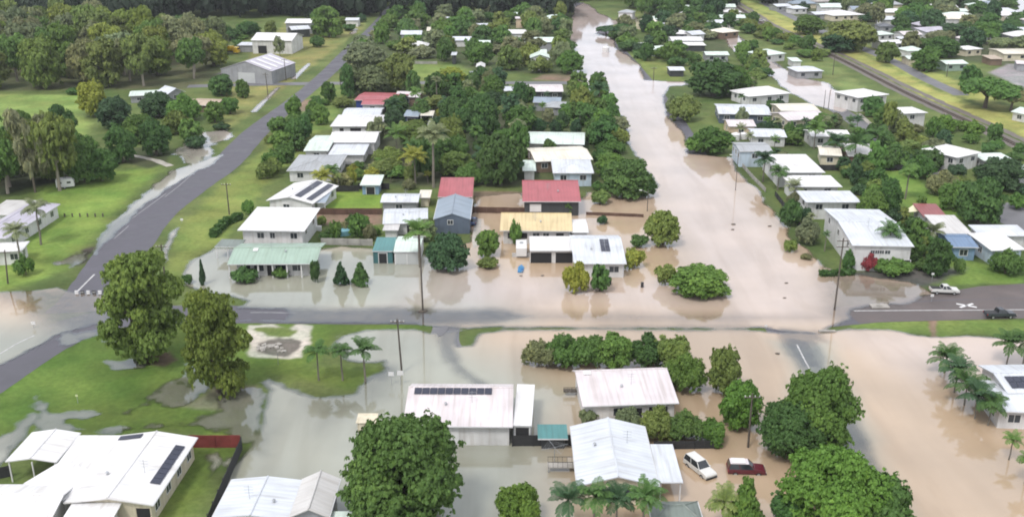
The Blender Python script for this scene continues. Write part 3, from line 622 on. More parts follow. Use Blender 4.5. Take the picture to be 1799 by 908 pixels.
        if rt == 'gy':
            for s in (-1, 1):
                y0, y1 = sorted((s*hd, s*(hd-.15)))
                k.add([(-hw,y0,zt),(hw,y0,zt),(hw,y1,zt),(-hw,y1,zt),(ridge_off*W2,y0,zt+rise*.93),(ridge_off*W2,y1,zt+rise*.93)], [(0,1,4),(2,3,5),(1,2,5,4),(3,0,4,5)])
        if rt == 'flat' and rise > .2:
            k.add([(-hw,-hd,zt),(hw,-hd,zt),(hw,hd,zt),(-hw,hd,zt),(-hw,hd,zt+rise*.9),(hw,hd,zt+rise*.9)], [(3,2,5,4),(0,3,4),(2,1,5),(0,4,5,1)])
        fin(k, 'wall', wall_mat(wall))
        # openings; fronts: list of (kind, centre fraction, width m, [sill, head])
        def opening(kind, u, ww, zs, zh, face='f'):
            half = hw if face in 'fb' else hd
            c_ = -half+u*2*half; fr = MB(); pn = MB()
            mt = dict(w=M_glass, d=M_darkdoor, g=M_door, o=M_darkdoor, p=M_trim)[kind]
            nmf = dict(w='window', d='door', g='garage_door', o='open_bay', p='door')[kind]
            if face == 'f': Mx = Matrix.Translation((c_, -hd, 0))
            elif face == 'l': Mx = Matrix.Translation((-hw, -c_, 0)) @ Matrix.Rotation(-math.pi/2, 4, 'Z')
            else: Mx = Matrix.Translation((hw, c_, 0)) @ Matrix.Rotation(math.pi/2, 4, 'Z')
            f_ = .09
            if kind in 'w' and lod >= 1:
                for (a, b, c2, d2) in ((-ww/2-f_, -ww/2, zs-f_, zh+f_), (ww/2, ww/2+f_, zs-f_, zh+f_), (-ww/2, ww/2, zs-f_, zs), (-ww/2, ww/2, zh, zh+f_), (-.03, .03, zs, zh)):
                    fr.box(a, b, -.07, -.004, c2, d2, 0, Mx)
                pn.box(-ww/2, -.03, -.04, -.004, zs, zh, 0, Mx); pn.box(.03, ww/2, -.04, -.004, zs, zh, 0, Mx)
                wo = fin(fr, 'window', M_trim); fin(pn, 'pane', M_glass, wo)
            else:
                pn.box(-ww/2, ww/2, -.05, -.004, zs, zh, 0, Mx)
                if kind in 'go' and lod >= 1:
                    wo = fin(pn, nmf, mt); fr.box(-ww/2-.12, -ww/2, -.08, -.004, zs, zh+.12, 0, Mx); fr.box(ww/2, ww/2+.12, -.08, -.004, zs, zh+.12, 0, Mx); fr.box(-ww/2, ww/2, -.08, -.004, zh, zh+.12, 0, Mx)
                    fin(fr, 'frame', M_trim, wo)
                else: fin(pn, nmf, mt)
        hs = he-.75; ls = max(z0+.8, he-1.95)
        if front is None:
            n_ = win if win is not None else (0 if lod == 0 and he < 3 else max(1, int(2*hw/4.2)))
            front = [('w', (i+.5)/n_+((i % 2)-.5)*.04, 1.5, ls, hs) for i in range(n_)]
        for e in front: opening(*(e if len(e) == 5 else (*e, ls, hs)), face='f')
        sf = 'l' if cen.x > 10 else 'r'
        n_ = side if side is not None else (max(1, int(2*hd/4.5)) if lod >= 1 else 0)
        for i in range(n_): opening('w', (i+.5)/n_, 1.3, ls, hs, face=sf)
    if posts:
        for x in np.linspace(-W2+.25, W2-.25, posts[0]):
            k = MB(); k.box(x-posts[1], x+posts[1], -D2+.15, -D2+.15+2*posts[1], z0, he-th-.01); fin(k, 'post', M_trim)
    return root

SOL = 'solar_panel'
def hd_(*a, **k): return house(*a, **k)
# ---- front row
r = house((112,883,268,887), 766, 3.0, 'gy', .8, 'white', 'cream', 'large white gabled roof with dark solar strip, beside the red paling fence', 'the large house with the solar strip',
          side=4, front=[('d', .9, 1.6, .1, 2.2)], solar=[('r', .26, .83, .12, .36, SOL, M_solar), ('l', .03, .10, .10, .72, 'solar_heater', M_solar)])
house((10,810,98,811), 759, 3.1, 'gy', .5, 'white', None, parent=r, posts=(3, .07), side=0, front=[])
house((-70,908,92,908), 850, 2.9, 'gx', .8, 'white', 'white', parent=r, side=0)
house((72,852,168,852), 767, 2.97, 'flat', .25, 'white', 'white', parent=r, front=[], side=0)
house((42,848,112,878), 812, 2.95, 'flat', .25, 'white', 'white', parent=r, front=[], side=0)
house((100,925,190,925), 886, 2.6, 'flat', .3, 'white', 'white', parent=r, front=[], side=0)
r = house((372,910,508,912), 842, 3.0, 'gy', .5, 'cool', 'white', 'bluish white roof joined to a stained wing, behind the dark boundary fence', 'the stained white roof', front=[], side=0)
house((508,908,578,908), 840, 3.1, 'gy', 1.1, 'weather', 'grey', parent=r, front=[('w', .5, 1.5)], side=1)
house((514,918,640,918), 902, 2.3, 'flat', .2, 'mint', 'white', parent=r, front=[], side=0)
r = house((707,748,901,749), 674, 3.2, 'gx', 1.5, 'pink', 'white', 'long white shed with a thin solar row along its roof ridge', 'the long white shed', cat='shed', name='large_shed', front=[('g', .22, 4.2, .1, 2.7), ('p', .47, 1.0, .1, 2.2)], side=0,
          ridge_off=.35, solar=[('f', .06, .80, .80, .97, SOL, M_solar)])
house((901,746,934,747), 680, 3.1, 'flat', .5, 'white', 'white', parent=r, front=[('o', .5, 1.8, .1, 2.7)], side=0, ov=.15)
house((1023,713,1193,707), 647, 3.1, 'gx', 1.3, 'pink', 'white', 'pinkish roofed white house in front of the dense row of flooded bushes', 'the pinkish roofed house', front=[('w', .38, 1.6), ('d', .60, .9, .1, 2.2), ('d', .82, 2.6, .1, 2.3)], side=0,
      ridge_off=.45, solar=[('f', .08, .17, .88, .98, 'roof_vent', M_trim)])
r = house((1014,853,1158,853), 748, 3.1, 'gy', 1.3, 'cool', 'cream', 'white gabled house with a cream end wall beside the two flooded four-wheel drives', 'the cream walled house', front=[('w', .3, 1.8), ('w', .7, 1.8)], side=0)
house((1158,846,1200,846), 782, 2.9, 'flat', .2, 'cool', None, parent=r, posts=(2, .08), front=[], side=0)
m_ = house((1146,917,1236,917), 880, 2.5, 'hip', .9, 'dull_green', 'navy', 'small dark grey-green hip roof over blue walls at the bottom edge of the flood', 'the dark green hip roof', cat='shed', name='garden_shed', front=[('o', .5, 3.0, .1, 2.1)], side=0)
house((945,770,998,770), 746, 1.9, 'flat', .1, 'teal', 'dark', 'low teal roofed shed between the long white shed and the cream walled house', 'the low teal shed', cat='shed', name='garden_shed', front=[], side=0)
r = house((1752,720,1860,727), 668, 3.0, 'gx', .5, 'cool', 'white', 'white roofed house standing in water behind a clump of leaning palms', 'the house behind leaning palms', front=[('w', .3, 1.6)], side=2, rot=math.radians(-5))
house((1770,690,1900,688), 640, 3.6, 'gx', .9, 'cool', 'white', parent=r, solar=[('f', .1, .5, .2, .8, SOL, M_solar)], front=[], side=2)
# ---- first row beyond the main road
r = house((399,464,556,463), 427, 3.0, 'gx', 1.2, 'pale_green', 'white', 'long pale green roofed house with white veranda posts standing in floodwater', 'the pale green roofed house', posts=(7, .12), front=[('w', .12, 1.8), ('w', .3, 1.8), ('d', .45, 1.2, .1, 2.2), ('w', .6, 2.2), ('w', .82, 2.0)], side=1, ov=1.4,
          solar=[('f', .23, .29, .75, .95, 'roof_vent', M_trim)])
house((377,433,420,434), 421, 2.6, 'flat', .1, 'dull_green', None, parent=r, posts=(3, .06), front=[], side=0)
house((654,441,690,441), 419, 2.7, 'flat', .3, 'teal', 'teal', 'teal steel shed joined to the pale twin door garage', 'the teal shed', cat='shed', name='steel_shed', front=[('o', .5, 1.6, .1, 2.2)], side=0, ov=.1)
house((691,442,738,442), 415, 2.8, 'gx', .7, 'mint', 'white', 'pale green garage with two roller doors beside the teal shed', 'the twin door garage', cat='garage', name='garage', front=[('g', .27, 2.1, .1, 2.3), ('g', .73, 2.1, .1, 2.3)], side=0, ov=.15)
house((417,404,535,406), 368, 4.2, 'flat', .5, 'white', 'white', 'bright white flat roofed highset house behind the pale green roofed house', 'the bright white flat roof', front=[('w', .3, 1.4), ('w', .5, 1.0), ('w', .86, 1.4)], ov=.8)
r = house((468,352,549,358), 322, 3.0, 'gy', 1.2, 'white', 'white', 'white gabled house with two dark solar strips and a grey carport', 'the solar gabled house', front=[('w', .4, 1.5)], solar=[('r', .1, .95, .15, .40, SOL, M_solar), ('r', .1, .95, .62, .90, SOL, M_solar)])
house((549,356,572,356), 327, 2.7, 'flat', .2, 'blue_grey', None, parent=r, posts=(2, .07), front=[], side=0)
r = house((504,300,592,300), 272, 3.0, 'hip', 1.2, 'grey', 'white', 'grey-green hip roofed white house among gardens near the left road verge', 'the grey hip roofed house'); r['label'] = 'grey-green hip roofed white house behind the solar gabled house'
r = house((575,250,660,250), 231, 3.6, 'gx', .9, 'white', 'white', 'white roofed house with a lower wing, behind the grey hip roofed house', 'the house with a lower wing', ridge_off=.2)
house((533,265,577,265), 238, 3.1, 'gx', .7, 'mint', 'white', parent=r, front=[('w', .5, 1.4)])
house((576,272,640,272), 254, 2.8, 'flat', .3, 'cool', 'white', parent=r, front=[])
house((580,222,668,222), 202, 3.2, 'hip', 1.0, 'white', 'white', 'brilliant white hip roofed house with dark veranda openings', 'the brilliant white hip roof', front=[('d', .2, 1.2), ('d', .5, 3.2), ('d', .88, 1.6)])
house((600,203,668,203), 186, 3.0, 'gx', .7, 'cool', 'white', 'pale bluish roofed house between the red roof and the brilliant white hip roof', 'the pale bluish roof')
r = house((634,184,674,184), 163, 3.3, 'gx', .6, 'red', 'white', 'long faded red roof beside the left road, behind the pale bluish roof', 'the faded red roof'); r['label'] = 'long faded red roof with a blue walled corner, behind the pale bluish roof'
house((622,176,706,178), 163, 3.3, 'gx', .5, 'red', 'navy', parent=r, front=[])
house((676,186,704,186), 176, 2.6, 'flat', .2, 'cream', 'brick', parent=r, front=[('o', .5, 2.5, .1, 2.0)])
house((693,170,736,171), 153, 3.0, 'gx', .9, 'pink', 'brown', 'pinkish white roof directly behind the faded red roof', 'the pinkish white roof')
house((708,204,735,205), 192, 3.2, 'gx', .9, 'blue_grey', 'navy', 'dark blue walled shed with a curved grey roof among trees', 'the dark blue shed', cat='shed', name='steel_shed', front=[('o', .5, 2.5, .1, 2.4)])
house((738,203,761,203), 195, 3.6, 'flat', .1, 'cream', None, 'tall open carport on white posts beside the dark blue shed', 'the tall carport', cat='carport', name='carport', posts=(2, .1))
house((750,221,768,221), 213, 2.2, 'flat', .1, 'grey', 'grey', 'little grey lean-to in front of the tall carport', 'the grey lean-to', cat='shed', name='garden_shed', front=[])
house((668,355,735,355), 340, 2.6, 'gx', .5, 'cool', 'grey', 'white shed at the end of the bright mown lawn', 'the shed beside the mown lawn', cat='shed', name='garden_shed', side=0)
house((735,347,756,347), 335, 2.4, 'flat', .2, 'cream', 'cream', 'small beige shed behind the red roofed shed', 'the small beige shed', cat='shed', name='garden_shed', front=[]); 
r = house((672,393,752,391), 366, 2.8, 'gx', .8, 'cool', 'white', 'white patchy roofed cottage behind the twin door garage', 'the patchy white cottage', front=[('d', .72, 3.2, .1, 2.1)])
house((672,404,700,404), 394, 2.5, 'flat', .1, 'weather', 'white', parent=r, front=[], side=0)
r = house((769,346,830,346), 320, 3.2, 'flat', 1.2, 'red', 'peach', 'bright red steep shed roof behind the slate walled shed', 'the bright red shed roof', cat='shed', name='steel_shed', front=[], side=0, ov=.2)
house((762,385,826,385), 350, 3.4, 'gy', 1.3, 'blue_grey', 'slate', 'slate walled gabled shed with one small dark window', 'the slate walled shed', cat='shed', name='large_shed', front=[('w', .45, 1.1, 2.2, 3.1)], side=0, ov=.15)
r = house((918,354,1021,354), 322, 3.6, 'gx', 1.5, 'red', 'dark', 'wide red roofed highset house beside brown flooded yards', 'the wide red roofed house', front=[('p', .2, 2.6, 1, 2.8)], ridge_off=.6)
house((878,405,1006,406), 377, 3.2, 'gx', 1.2, 'yellow', 'white', 'long sandy yellow roofed house with white veranda behind the garages', 'the sandy yellow roof', front=[('d', .12, 1.4), ('d', .3, 1.8), ('w', .5, 1.4), ('w', .65, 1.2), ('d', .86, 1.6)], ridge_off=.5, ov=.7)
house((1004,408,1034,408), 385, 3.0, 'gx', .5, 'white', 'white', 'white roofed annex joined to the end of the sandy yellow roof', 'the white annex', cat='annex', name='annex', front=[('o', .5, 2.0, .1, 2.0)], side=0, ov=.3)
r = house((1008,463,1101,463), 413, 3.1, 'gx', 1.3, 'cool', 'white', 'large white roofed house with a garage wing and a grey solar patch, lapped by floodwater', 'the white house with garages', front=[('w', .8, 1.8)], ridge_off=.35, solar=[('f', .56, .74, .45, .93, SOL, M_solar)])
house((931,440,1010,440), 415, 2.9, 'gx', .8, 'white', 'white', parent=r, front=[('o', .22, 4.2, .1, 2.3), ('o', .80, 3.4, .1, 2.3)], side=0, ridge_off=.4)
house((972,304,1043,304), 280, 3.6, 'hip', 1.2, 'cool', 'pale_blue', 'pale blue hip roofed house behind the wide red roof', 'the pale blue hip roof', colr=1)
house((940,284,1042,280), 258, 3.2, 'gx', .9, 'cream', 'brown', 'cream white roofed house just behind the pale blue hip roof', 'the cream white roof')
house((921,252,1027,254), 232, 3.0, 'gx', .8, 'mint', 'white', 'pale mint roofed long house beside the flooded street', 'the pale mint roof', front=[('d', .5, 3), ('d', .85, 2)])
house((918,300,942,300), 282, 2.6, 'flat', .1, 'mint', 'white', 'narrow mint shed beside the pale blue hip roofed house', 'the narrow mint shed', cat='shed', name='garden_shed', front=[])
r = house((955,188,1006,190), 172, 2.8, 'hip', 1.0, 'grey', 'grey', 'dark grey roof behind the big flooded street corner trees', 'the dark grey roof'); r['label'] = 'dark grey roofed house in front of the long pinkish white roof'
house((936,180,985,181), 166, 3.0, 'gx', .9, 'blue_grey', 'grey', parent=r, front=[])
house((1004,192,1036,192), 184, 2.2, 'hip', .5, 'white', 'white', 'little round-looking white shed roof beside the dark grey roofed house', 'the little white shed roof', cat='shed', name='garden_shed', front=[])
house((918,161,990,161), 147, 3.2, 'gx', .8, 'pink', 'dark', 'long pinkish white roof beside the flooded street crossing', 'the long pinkish white roof', side=0)
house((880,160,910,160), 150, 2.8, 'gx', .6, 'cool', 'grey', 'pale blue shed roof beside the long pinkish white roof', 'the pale blue shed roof', cat='shed', name='garden_shed')
house((824,131,886,131), 126, 2.2, 'flat', .2, 'dull_green', 'green', 'low grey-green sheds row beside the narrow mown lot', 'the low green shed', cat='shed', name='garden_shed', front=[]); 
house((931,102,966,102), 88, 5.2, 'gy', 1.4, 'mint', 'white', 'tall mint gabled two storey house among trees by the flooded street', 'the tall mint gabled house', front=[('w', .5, 2.4, 3, 4.6)])
house((836,118,852,118), 112, 2.6, 'gy', .8, 'white', 'dark', 'tiny white gabled shed at the end of the mown lot', 'the tiny gabled shed', cat='shed', name='garden_shed', front=[])
house((792,97,802,97), 92, 4.0, 'flat', .1, 'cool', 'dark', 'small white topped shed deep among the trees', 'the shed deep among trees', cat='shed', name='garden_shed', front=[])
house((905,33,919,33), 19, 5.0, 'gx', .3, 'pink', 'peach', 'small pink blocky building before the far forest', 'the pink blocky building', cat='building', name='building', front=[])
house((836,46,858,46), 37, 3, 'gx', .8, 'cool', 'dark', 'light roofed farmhouse before the far forest', 'the light roofed farmhouse')
house((943,50,956,50), 43, 3, 'gx', .8, 'white', 'dark', 'little white roof beside the far end of the flooded street', 'the little far white roof')
house((632,325,668,325), 309, 2.6, 'flat', .3, 'mint', 'blue', 'mint roofed lean-to with blue sides beside yellow-green shrubs', 'the mint and blue lean-to', cat='shed', name='garden_shed', front=[('o', .5, 2.0, .1, 1.9)])
# ---- left side
r = house((-60,422,18,414), 358, 3.1, 'hip', 1.5, 'lilac', 'white', 'pale grey roofed white house on the left lawn edge', 'the lawn edge house', side=4, rot=math.radians(-2), front=[]); r['label'] = 'pale grey roofed long white house on the mown lawn'
house((30,378,66,352), 345, 2.6, 'flat', .2, 'weather', 'white', parent=r, depth=7, front=[], side=3)
house((-30,444,38,440), 425, 3.0, 'hip', .7, 'white', 'white', 'small white hip roofed building in front of the pale grey roofed long house', 'the small white building', cat='building', name='building', front=[('w', .8, 1.4)], side=1)
r = house((388,121,476,126), 94, 5.0, 'gy', 3.4, 'lilac', 'grey', 'big grey steel shed with striped skylight roof beside the left road', 'the big striped roof shed', cat='shed', name='large_shed', depth=24, ov=.2, front=[('g', .5, 7, .1, 4)], rot=math.radians(-14), side=0,
      solar=[('r', .06+.235*i, .155+.235*i, .08, .92, 'skylight', M_trim) for i in range(4)]); r['label'] = 'big grey steel shed with a white striped skylight roof'
house((440,71,513,72), 48, 6.0, 'gx', 2.2, 'white', 'white', 'big white warehouse behind the striped roof shed', 'the big white warehouse', cat='warehouse', name='warehouse', front=[('o', .25, 4, .1, 3.5)], depth=22)
house((500,41,548,41), 27, 5.5, 'gx', 1.4, 'white', 'grey', 'white roofed hall behind the big white warehouse', 'the white roofed hall', cat='hall', name='hall', front=[])
house((512,53,546,51), 44, 4.0, 'gx', 1.2, 'cool', 'dark', 'small pale roof between the warehouse and the white roofed hall', 'the small pale roof', cat='shed', name='steel_shed', front=[])
house((416,80,455,80), 75, 3.2, 'flat', .2, 'cool', 'grey', 'long low bay roof in front of the big white warehouse', 'the low bay roof', cat='shed', name='steel_shed', front=[])
house((226,169,296,166), 158, 2.6, 'gx', .6, 'mint', 'grey', 'long low greenish roof half hidden among trees on the park side', 'the low greenish roof')
house((294,166,326,161), 153, 3.4, 'gy', 1.6, 'cool', 'grey', 'pale blue peaked roof among trees beside the brown low building', 'the pale peaked roof')
house((322,184,378,186), 168, 2.4, 'gx', .8, 'tan', 'brown', 'brown low roofed building beside the left road drain', 'the brown low building', cat='building', name='building', side=0)
house((606,36,630,36), 28, 3.5, 'gx', .8, 'cool', 'white', 'small pale building at the far bend of the left road', 'the far bend building', cat='building', name='building', front=[])
house((676,32,690,32), 24, 2.6, 'gx', .4, 'blue_grey', 'white', 'white and blue kiosk at the far end of the road', 'the far road kiosk', cat='building', name='building', front=[])
# ---- right of the flooded street
r = house((1487,417,1620,447), 367, 5.4, 'gx', 1.0, 'cool', 'white', 'largest white two storey house beside the flooded street corner, with a red shrub before it', 'the corner two storey house', front=[('w', .34, .8, 3.6, 4.3), ('w', .42, .8, 3.6, 4.3), ('w', .5, .8, 3.6, 4.3), ('w', .6, 1.0, 3.6, 4.3), ('o', .9, 2.5, .1, 2.4)], side=3, rot=math.radians(-3), ov=.4, ridge_off=0)
house((1416,355,1514,355), 336, 4.3, 'flat', .12, 'cool', 'white', 'white flat roof nearest the two storey corner house in a row of three', 'the first white flat roof', ov=.8); HOUSES[-1] = (*HOUSES[-1][:3], 'the first white flat roof')
house((1391,328,1480,328), 309, 4.0, 'flat', .12, 'white', 'white', 'white flat roof in the middle of a row of three beside the flooded street', 'the middle white flat roof', ov=.8)
house((1366,303,1450,303), 272, 4.0, 'flat', .15, 'white', 'white', 'deepest white flat roof of a row of three beside the flooded street', 'the deepest white flat roof', ov=.6)
house((1299,266,1358,266), 250, 4.4, 'gx', .6, 'grey', 'pale_blue', 'grey roofed pale blue house at the waters edge with a white wall', 'the grey roofed pale blue house', ov=.3, side=3)
house((1322,240,1383,241), 226, 3.0, 'gx', .8, 'cool', 'white', 'white roof just behind the grey roofed pale blue house', 'the white roof by the bushes'); 
r = house((1280,222,1329,222), 210, 3.0, 'gx', .9, 'pink', 'peach', 'small peach walled house in front of the long bluish white roof', 'the small peach house')
house((1262,200,1356,202), 183, 3.2, 'gx', .8, 'cool', 'slate', 'long bluish white roof over dark walls beside the hedge by the flood', 'the long bluish white roof')
house((1384,212,1456,207), 195, 3.4, 'gx', 1.2, 'pink', 'cream', 'pinkish roofed cream house beside the long bluish white roof', 'the pinkish roofed cream house')
house((1372,195,1440,194), 182, 3.0, 'gx', .7, 'cream', 'cream', 'cream roof directly behind the pinkish roofed cream house', 'the cream roof')
house((1315,170,1390,164), 155, 3.4, 'hip', 1.8, 'white', 'white', 'white pyramid roofed house beside the second flooded street', 'the white pyramid roof')
house((1425,240,1496,240), 228, 3.2, 'gx', .8, 'white', 'white', 'white roof behind the dark green palms near the second street', 'the white roof behind palms')
house((1440,272,1480,274), 256, 3.0, 'gx', .6, 'cream', 'cream', 'cream roof half covered by palm fronds beside the mown yard', 'the palm covered cream roof')
house((1490,274,1556,276), 252, 3.0, 'gx', 1.0, 'weather', 'brick', 'stained pale roof with brown wall beside the mown yard fence', 'the stained pale roof')

r = house((1672,432,1722,436), 406, 3.0, 'gx', .6, 'blue', 'blue', 'blue, white and rust patched roof in line beside the mown yard', 'the patched blue roof', side=0, rot=math.radians(-3))
house((1652,409,1710,412), 382, 3.3, 'flat', .6, 'weather', 'white', parent=r, front=[], side=2, rot=math.radians(-3))
house((1622,380,1668,384), 362, 3.4, 'flat', .6, 'rust', 'white', parent=r, front=[], side=0, rot=math.radians(-3))
r = house((1742,440,1802,438), 412, 3.2, 'flat', .5, 'white', 'pale_blue', 'bright white roof beside the patched blue roof', 'the roof beside the patched one', side=1)
house((1722,414,1810,414), 398, 3.3, 'flat', .4, 'cool', 'white', parent=r, front=[], side=0)
house((1682,277,1724,268), 252, 4.2, 'hip', 1.4, 'white', 'white', 'white hip roofed highset house on the strip beside the railway grass', 'the white railway side hip roof', side=3)
house((1728,282,1782,281), 270, 2.6, 'flat', .2, 'mint', 'grey', 'long mint green shed roof beside the white railway side hip roof', 'the long mint shed', cat='shed', name='steel_shed')
house((1790,315,1860,317), 290, 3.2, 'hip', 1.2, 'mint', 'white', 'mint white roof cut by the picture edge behind round bushes', 'the edge mint roof'); 
house((1508,172,1562,166), 156, 5.0, 'hip', 1.2, 'white', 'white', 'white highset house beside the railway, behind a dark round tree', 'the white highset railway house', side=3)
house((1582,200,1630,198), 185, 4.8, 'hip', .8, 'white', 'white', 'white highset box house with a dark blue side beside the railway', 'the dark sided highset house', side=3)
house((1400,126,1448,125), 109, 3.0, 'hip', 1.2, 'cool', 'grey', 'pale blue hip roof beside the railway embankment', 'the pale embankment hip roof')
house((1392,108,1410,108), 98, 2.6, 'flat', .2, 'mint', 'white', 'tiny mint shed behind the pale embankment hip roof', 'the tiny mint shed', cat='shed', name='garden_shed', front=[])
house((1344,98,1382,94), 74, 3.2, 'hip', 1.6, 'mint', 'white', 'mint green cross gabled roof beside the brown flooded lane', 'the mint cross gabled roof')
house((1240,97,1282,97), 84, 3.0, 'gx', .8, 'mint', 'grey', 'mint roof directly behind the giant round tree', 'the mint roof behind the giant tree')
house((1176,124,1204,124), 115, 2.6, 'gx', .6, 'cool', 'dark', 'small pale shed beside the giant round tree', 'the small pale shed', cat='shed', name='garden_shed', front=[])
house((1180,72,1236,72), 61, 3.2, 'gx', .9, 'white', 'white', 'front white roof of the tight cluster behind the giant tree', 'the front clustered roof')
house((1204,80,1241,80), 74, 2.8, 'flat', .2, 'white', 'dark', 'white carport roof in front of the tight roof cluster', 'the cluster carport', cat='carport', name='carport', front=[])
house((1184,60,1214,60), 45, 3.2, 'hip', 1.3, 'white', 'grey', 'white hip roof in the middle of the tight cluster', 'the mid cluster hip roof')
house((1216,62,1240,60), 42, 3.2, 'gx', 1.3, 'cool', 'white', 'pale cross roof at the end of the tight cluster', 'the end cluster roof')
house((1165,57,1184,57), 52, 3.0, 'flat', .2, 'white', 'grey', 'narrow white roof beside the tight cluster', 'the narrow cluster roof')
house((1156,46,1198,45), 40, 3.0, 'gx', .6, 'cool', 'dark', 'low dark walled bluish roof behind the tight cluster', 'the low cluster roof')
house((1195,26,1222,26), 13, 3.4, 'hip', 1.8, 'white', 'dark', 'lone white hip roof with dark veranda far up the flooded street', 'the lone far hip roof')
house((1270,58,1300,55), 43, 3.4, 'hip', 1.6, 'cream', 'brown', 'cream hip roof beside the brown flooded lane', 'the cream lane hip roof')
house((1122,80,1138,80), 75, 2.6, 'gx', .4, 'white', 'white', 'small white shed beside the small pale shed row', 'the small bank shed', cat='shed', name='garden_shed', front=[])
house((1146,88,1176,86), 76, 3.0, 'gx', .9, 'mint', 'grey', 'pale mint roof under trees near the flooded street bend', 'the pale mint bend roof')
house((1085,22,1112,23), 9, 4.2, 'hip', 1.3, 'grey', 'white', 'grey roofed veranda house at the far end of the flooded street', 'the grey veranda house')
house((1135,40,1156,38), 18, 4.2, 'gx', 1.4, 'cream', 'cream', 'cream roof among trees near the grey veranda house', 'the cream far roof')
house((1160,22,1176,22), 16, 3, 'gx', .8, 'mint', 'grey', 'mint roof between far trees beyond the cream far roof', 'the mint far roof')
# ---- suburb beyond the railway
FAR = [((1464,28,1520,26),12,3.2,'hip',1.8,'white','cream','wide bright hip roof behind the railway gum trees','the wide bright hip roof'),
 ((1395,16,1420,15),4,3.2,'hip',1.4,'cool','white','pale hip roof among trees beyond the railway curve','the pale curve roof'),
 ((1365,12,1392,11),4,3,'gx',1,'cool','grey','low bluish roof beside the pale hip roof beyond the railway','the low curve roof'),
 ((1432,26,1462,25),14,3,'gx',1,'cool','grey','bluish grey roof beside the wide bright hip roof','the bluish side roof'),
 ((1546,47,1574,47),36,3,'hip',1.2,'dark','grey','dark slate roof behind the row of white yard roofs','the dark slate roof'),
 ((1546,62,1572,60),48,3,'hip',1.2,'mint','white','pale roof in front of the dark slate roof','the pale yard roof'),
 ((1556,78,1592,76),64,3,'gx',1,'white','white','white double roof beside the railway side road','the white double roof'),
 ((1594,90,1628,89),74,3.2,'hip',1.4,'mint','white','mint white villa roof with open veranda beside the side road','the villa roof'),
 ((1596,104,1626,104),95,2.8,'gx',.6,'mint','cream','low veranda roof in front of the villa roof','the low veranda roof'),
 ((1588,62,1622,61),47,3,'gx',1.2,'pink','white','pinkish roof beside the large dark L shaped roof','the pinkish suburb roof'),
 ((1584,70,1614,70),62,2.8,'flat',.2,'cool','dark','small dark carport below the pinkish suburb roof','the suburb carport'),
 ((1628,57,1692,57),38,3.2,'hip',1.8,'lilac','white','largest grey hip roof in the suburb beyond the railway','the largest grey hip roof'),
 ((1597,8,1618,8),2,3,'gx',.8,'mint','white','pale mint roof before the far open field','the far mint roof'),
 ((1642,7,1656,7),1,3,'gx',.8,'mint','white','smallest mint roof before the far open field','the smallest far roof'),
 ((1680,20,1702,20),10,3.6,'gx',1,'mint','white','mint roofed house with white wall beside the far wood','the far wood house'),
 ((1726,43,1744,43),37,3,'flat',.2,'white','dark','bright small roof in front of the far dark wood','the bright small roof'),
 ((1696,70,1722,69),55,3,'hip',1.4,'pink','white','pink white roof between round suburb trees','the pink white roof'),
 ((1698,88,1728,86),76,3,'hip',1,'white','cream','white low roof beside the pink white roof','the white low roof'),
 ((1662,113,1702,112),96,3,'gx',.8,'mint','green','mint box building beside the round roadside tree','the mint box building'),
 ((1772,76,1830,77),58,4.2,'gx',1,'cool','white','large pale roofed hall by the paved yard','the paved yard hall'),
 ((1764,95,1830,95),80,3.2,'gx',.6,'cream','cream','long cream roof in front of the large pale roofed hall','the long cream roof'),
 ((1740,104,1764,104),96,2.8,'flat',.3,'tan','brown','brown roofed hut beside the paved yard','the brown hut'),
 ((1786,112,1830,114),100,3,'gx',.6,'pink','grey','pinkish roof at the corner of the paved yard','the paved yard roof'),
 ((1776,196,1806,202),180,2.8,'gx',1,'mint','white','small pale green roof on the grass beyond the railway','the lone grass roof'),
 ((1500,8,1530,8),0,3,'gx',1,'lilac','grey','lilac roof behind the wide bright hip roof','the lilac far roof'),
 ((1560,20,1590,20),10,3,'hip',1,'grey','grey','grey hip roof among tall far trees','the grey far roof')]
for fe, yb, he, rt, rise, rc, wc, lb, sh in FAR: house(fe, yb, he, rt, rise, rc, wc, lb, sh)

# more of the tight suburb rows, each a house of its own
FARFILL = []
def far_rows(poly_px, seed, n, spacing=17):
    P = [tuple(p) for p in W(*poly_px)]; r = random.Random(seed); xs = [p[0] for p in P]; ys = [p[1] for p in P]; k = 0
    def inside(x, y):
        ins = False
        for i in range(len(P)):
            (ax, ay), (bx, by) = P[i-1], P[i]
            if (ay > y) != (by > y) and x < (bx-ax)*(y-ay)/(by-ay)+ax: ins = not ins
        return ins
    for _ in range(4000):
        x = r.uniform(min(xs), max(xs)); y = r.uniform(min(ys), max(ys))
        if k >= n: break
        if not inside(x, y) or any((x-b[0])**2+(y-b[1])**2 < (spacing if b[3] < 20 else 22)**2 for b in BOXES): continue
        wd = r.uniform(6, 9); he = r.choice([3.0, 3.2, 4.6]); a = to_px(x-wd, y-4.5, he); b = to_px(x+wd, y-4.5, he); rc = r.choice(['white','white','cool','mint','pink','cream','grey','lilac','blue_grey'])
        nmc = {'white':'white','cool':'bluish white','mint':'mint','pink':'pinkish','cream':'cream','grey':'grey','lilac':'lilac grey','blue_grey':'slate grey'}[rc]
        house((a[0], a[1], b[0], b[1]), a[1]-8, he, r.choice(['hip','hip','gx']), r.uniform(1.3, 2.0), rc, r.choice(['white','cream','grey','white']), f'{nmc} roofed house in the packed suburb beyond the railway', f'the packed {nmc} suburb roof', depth=r.uniform(9, 12), group=f'{nmc} roofed houses packed in the suburb beyond the railway', skip_landmark=True, rot=r.choice([0, 0, .15]), front=[])
        k += 1
far_rows([(1350,2),(1480,0),(1600,0),(1730,10),(1790,40),(1850,60),(1850,110),(1740,100),(1640,70),(1560,40),(1470,30),(1400,30)], 4, 34)
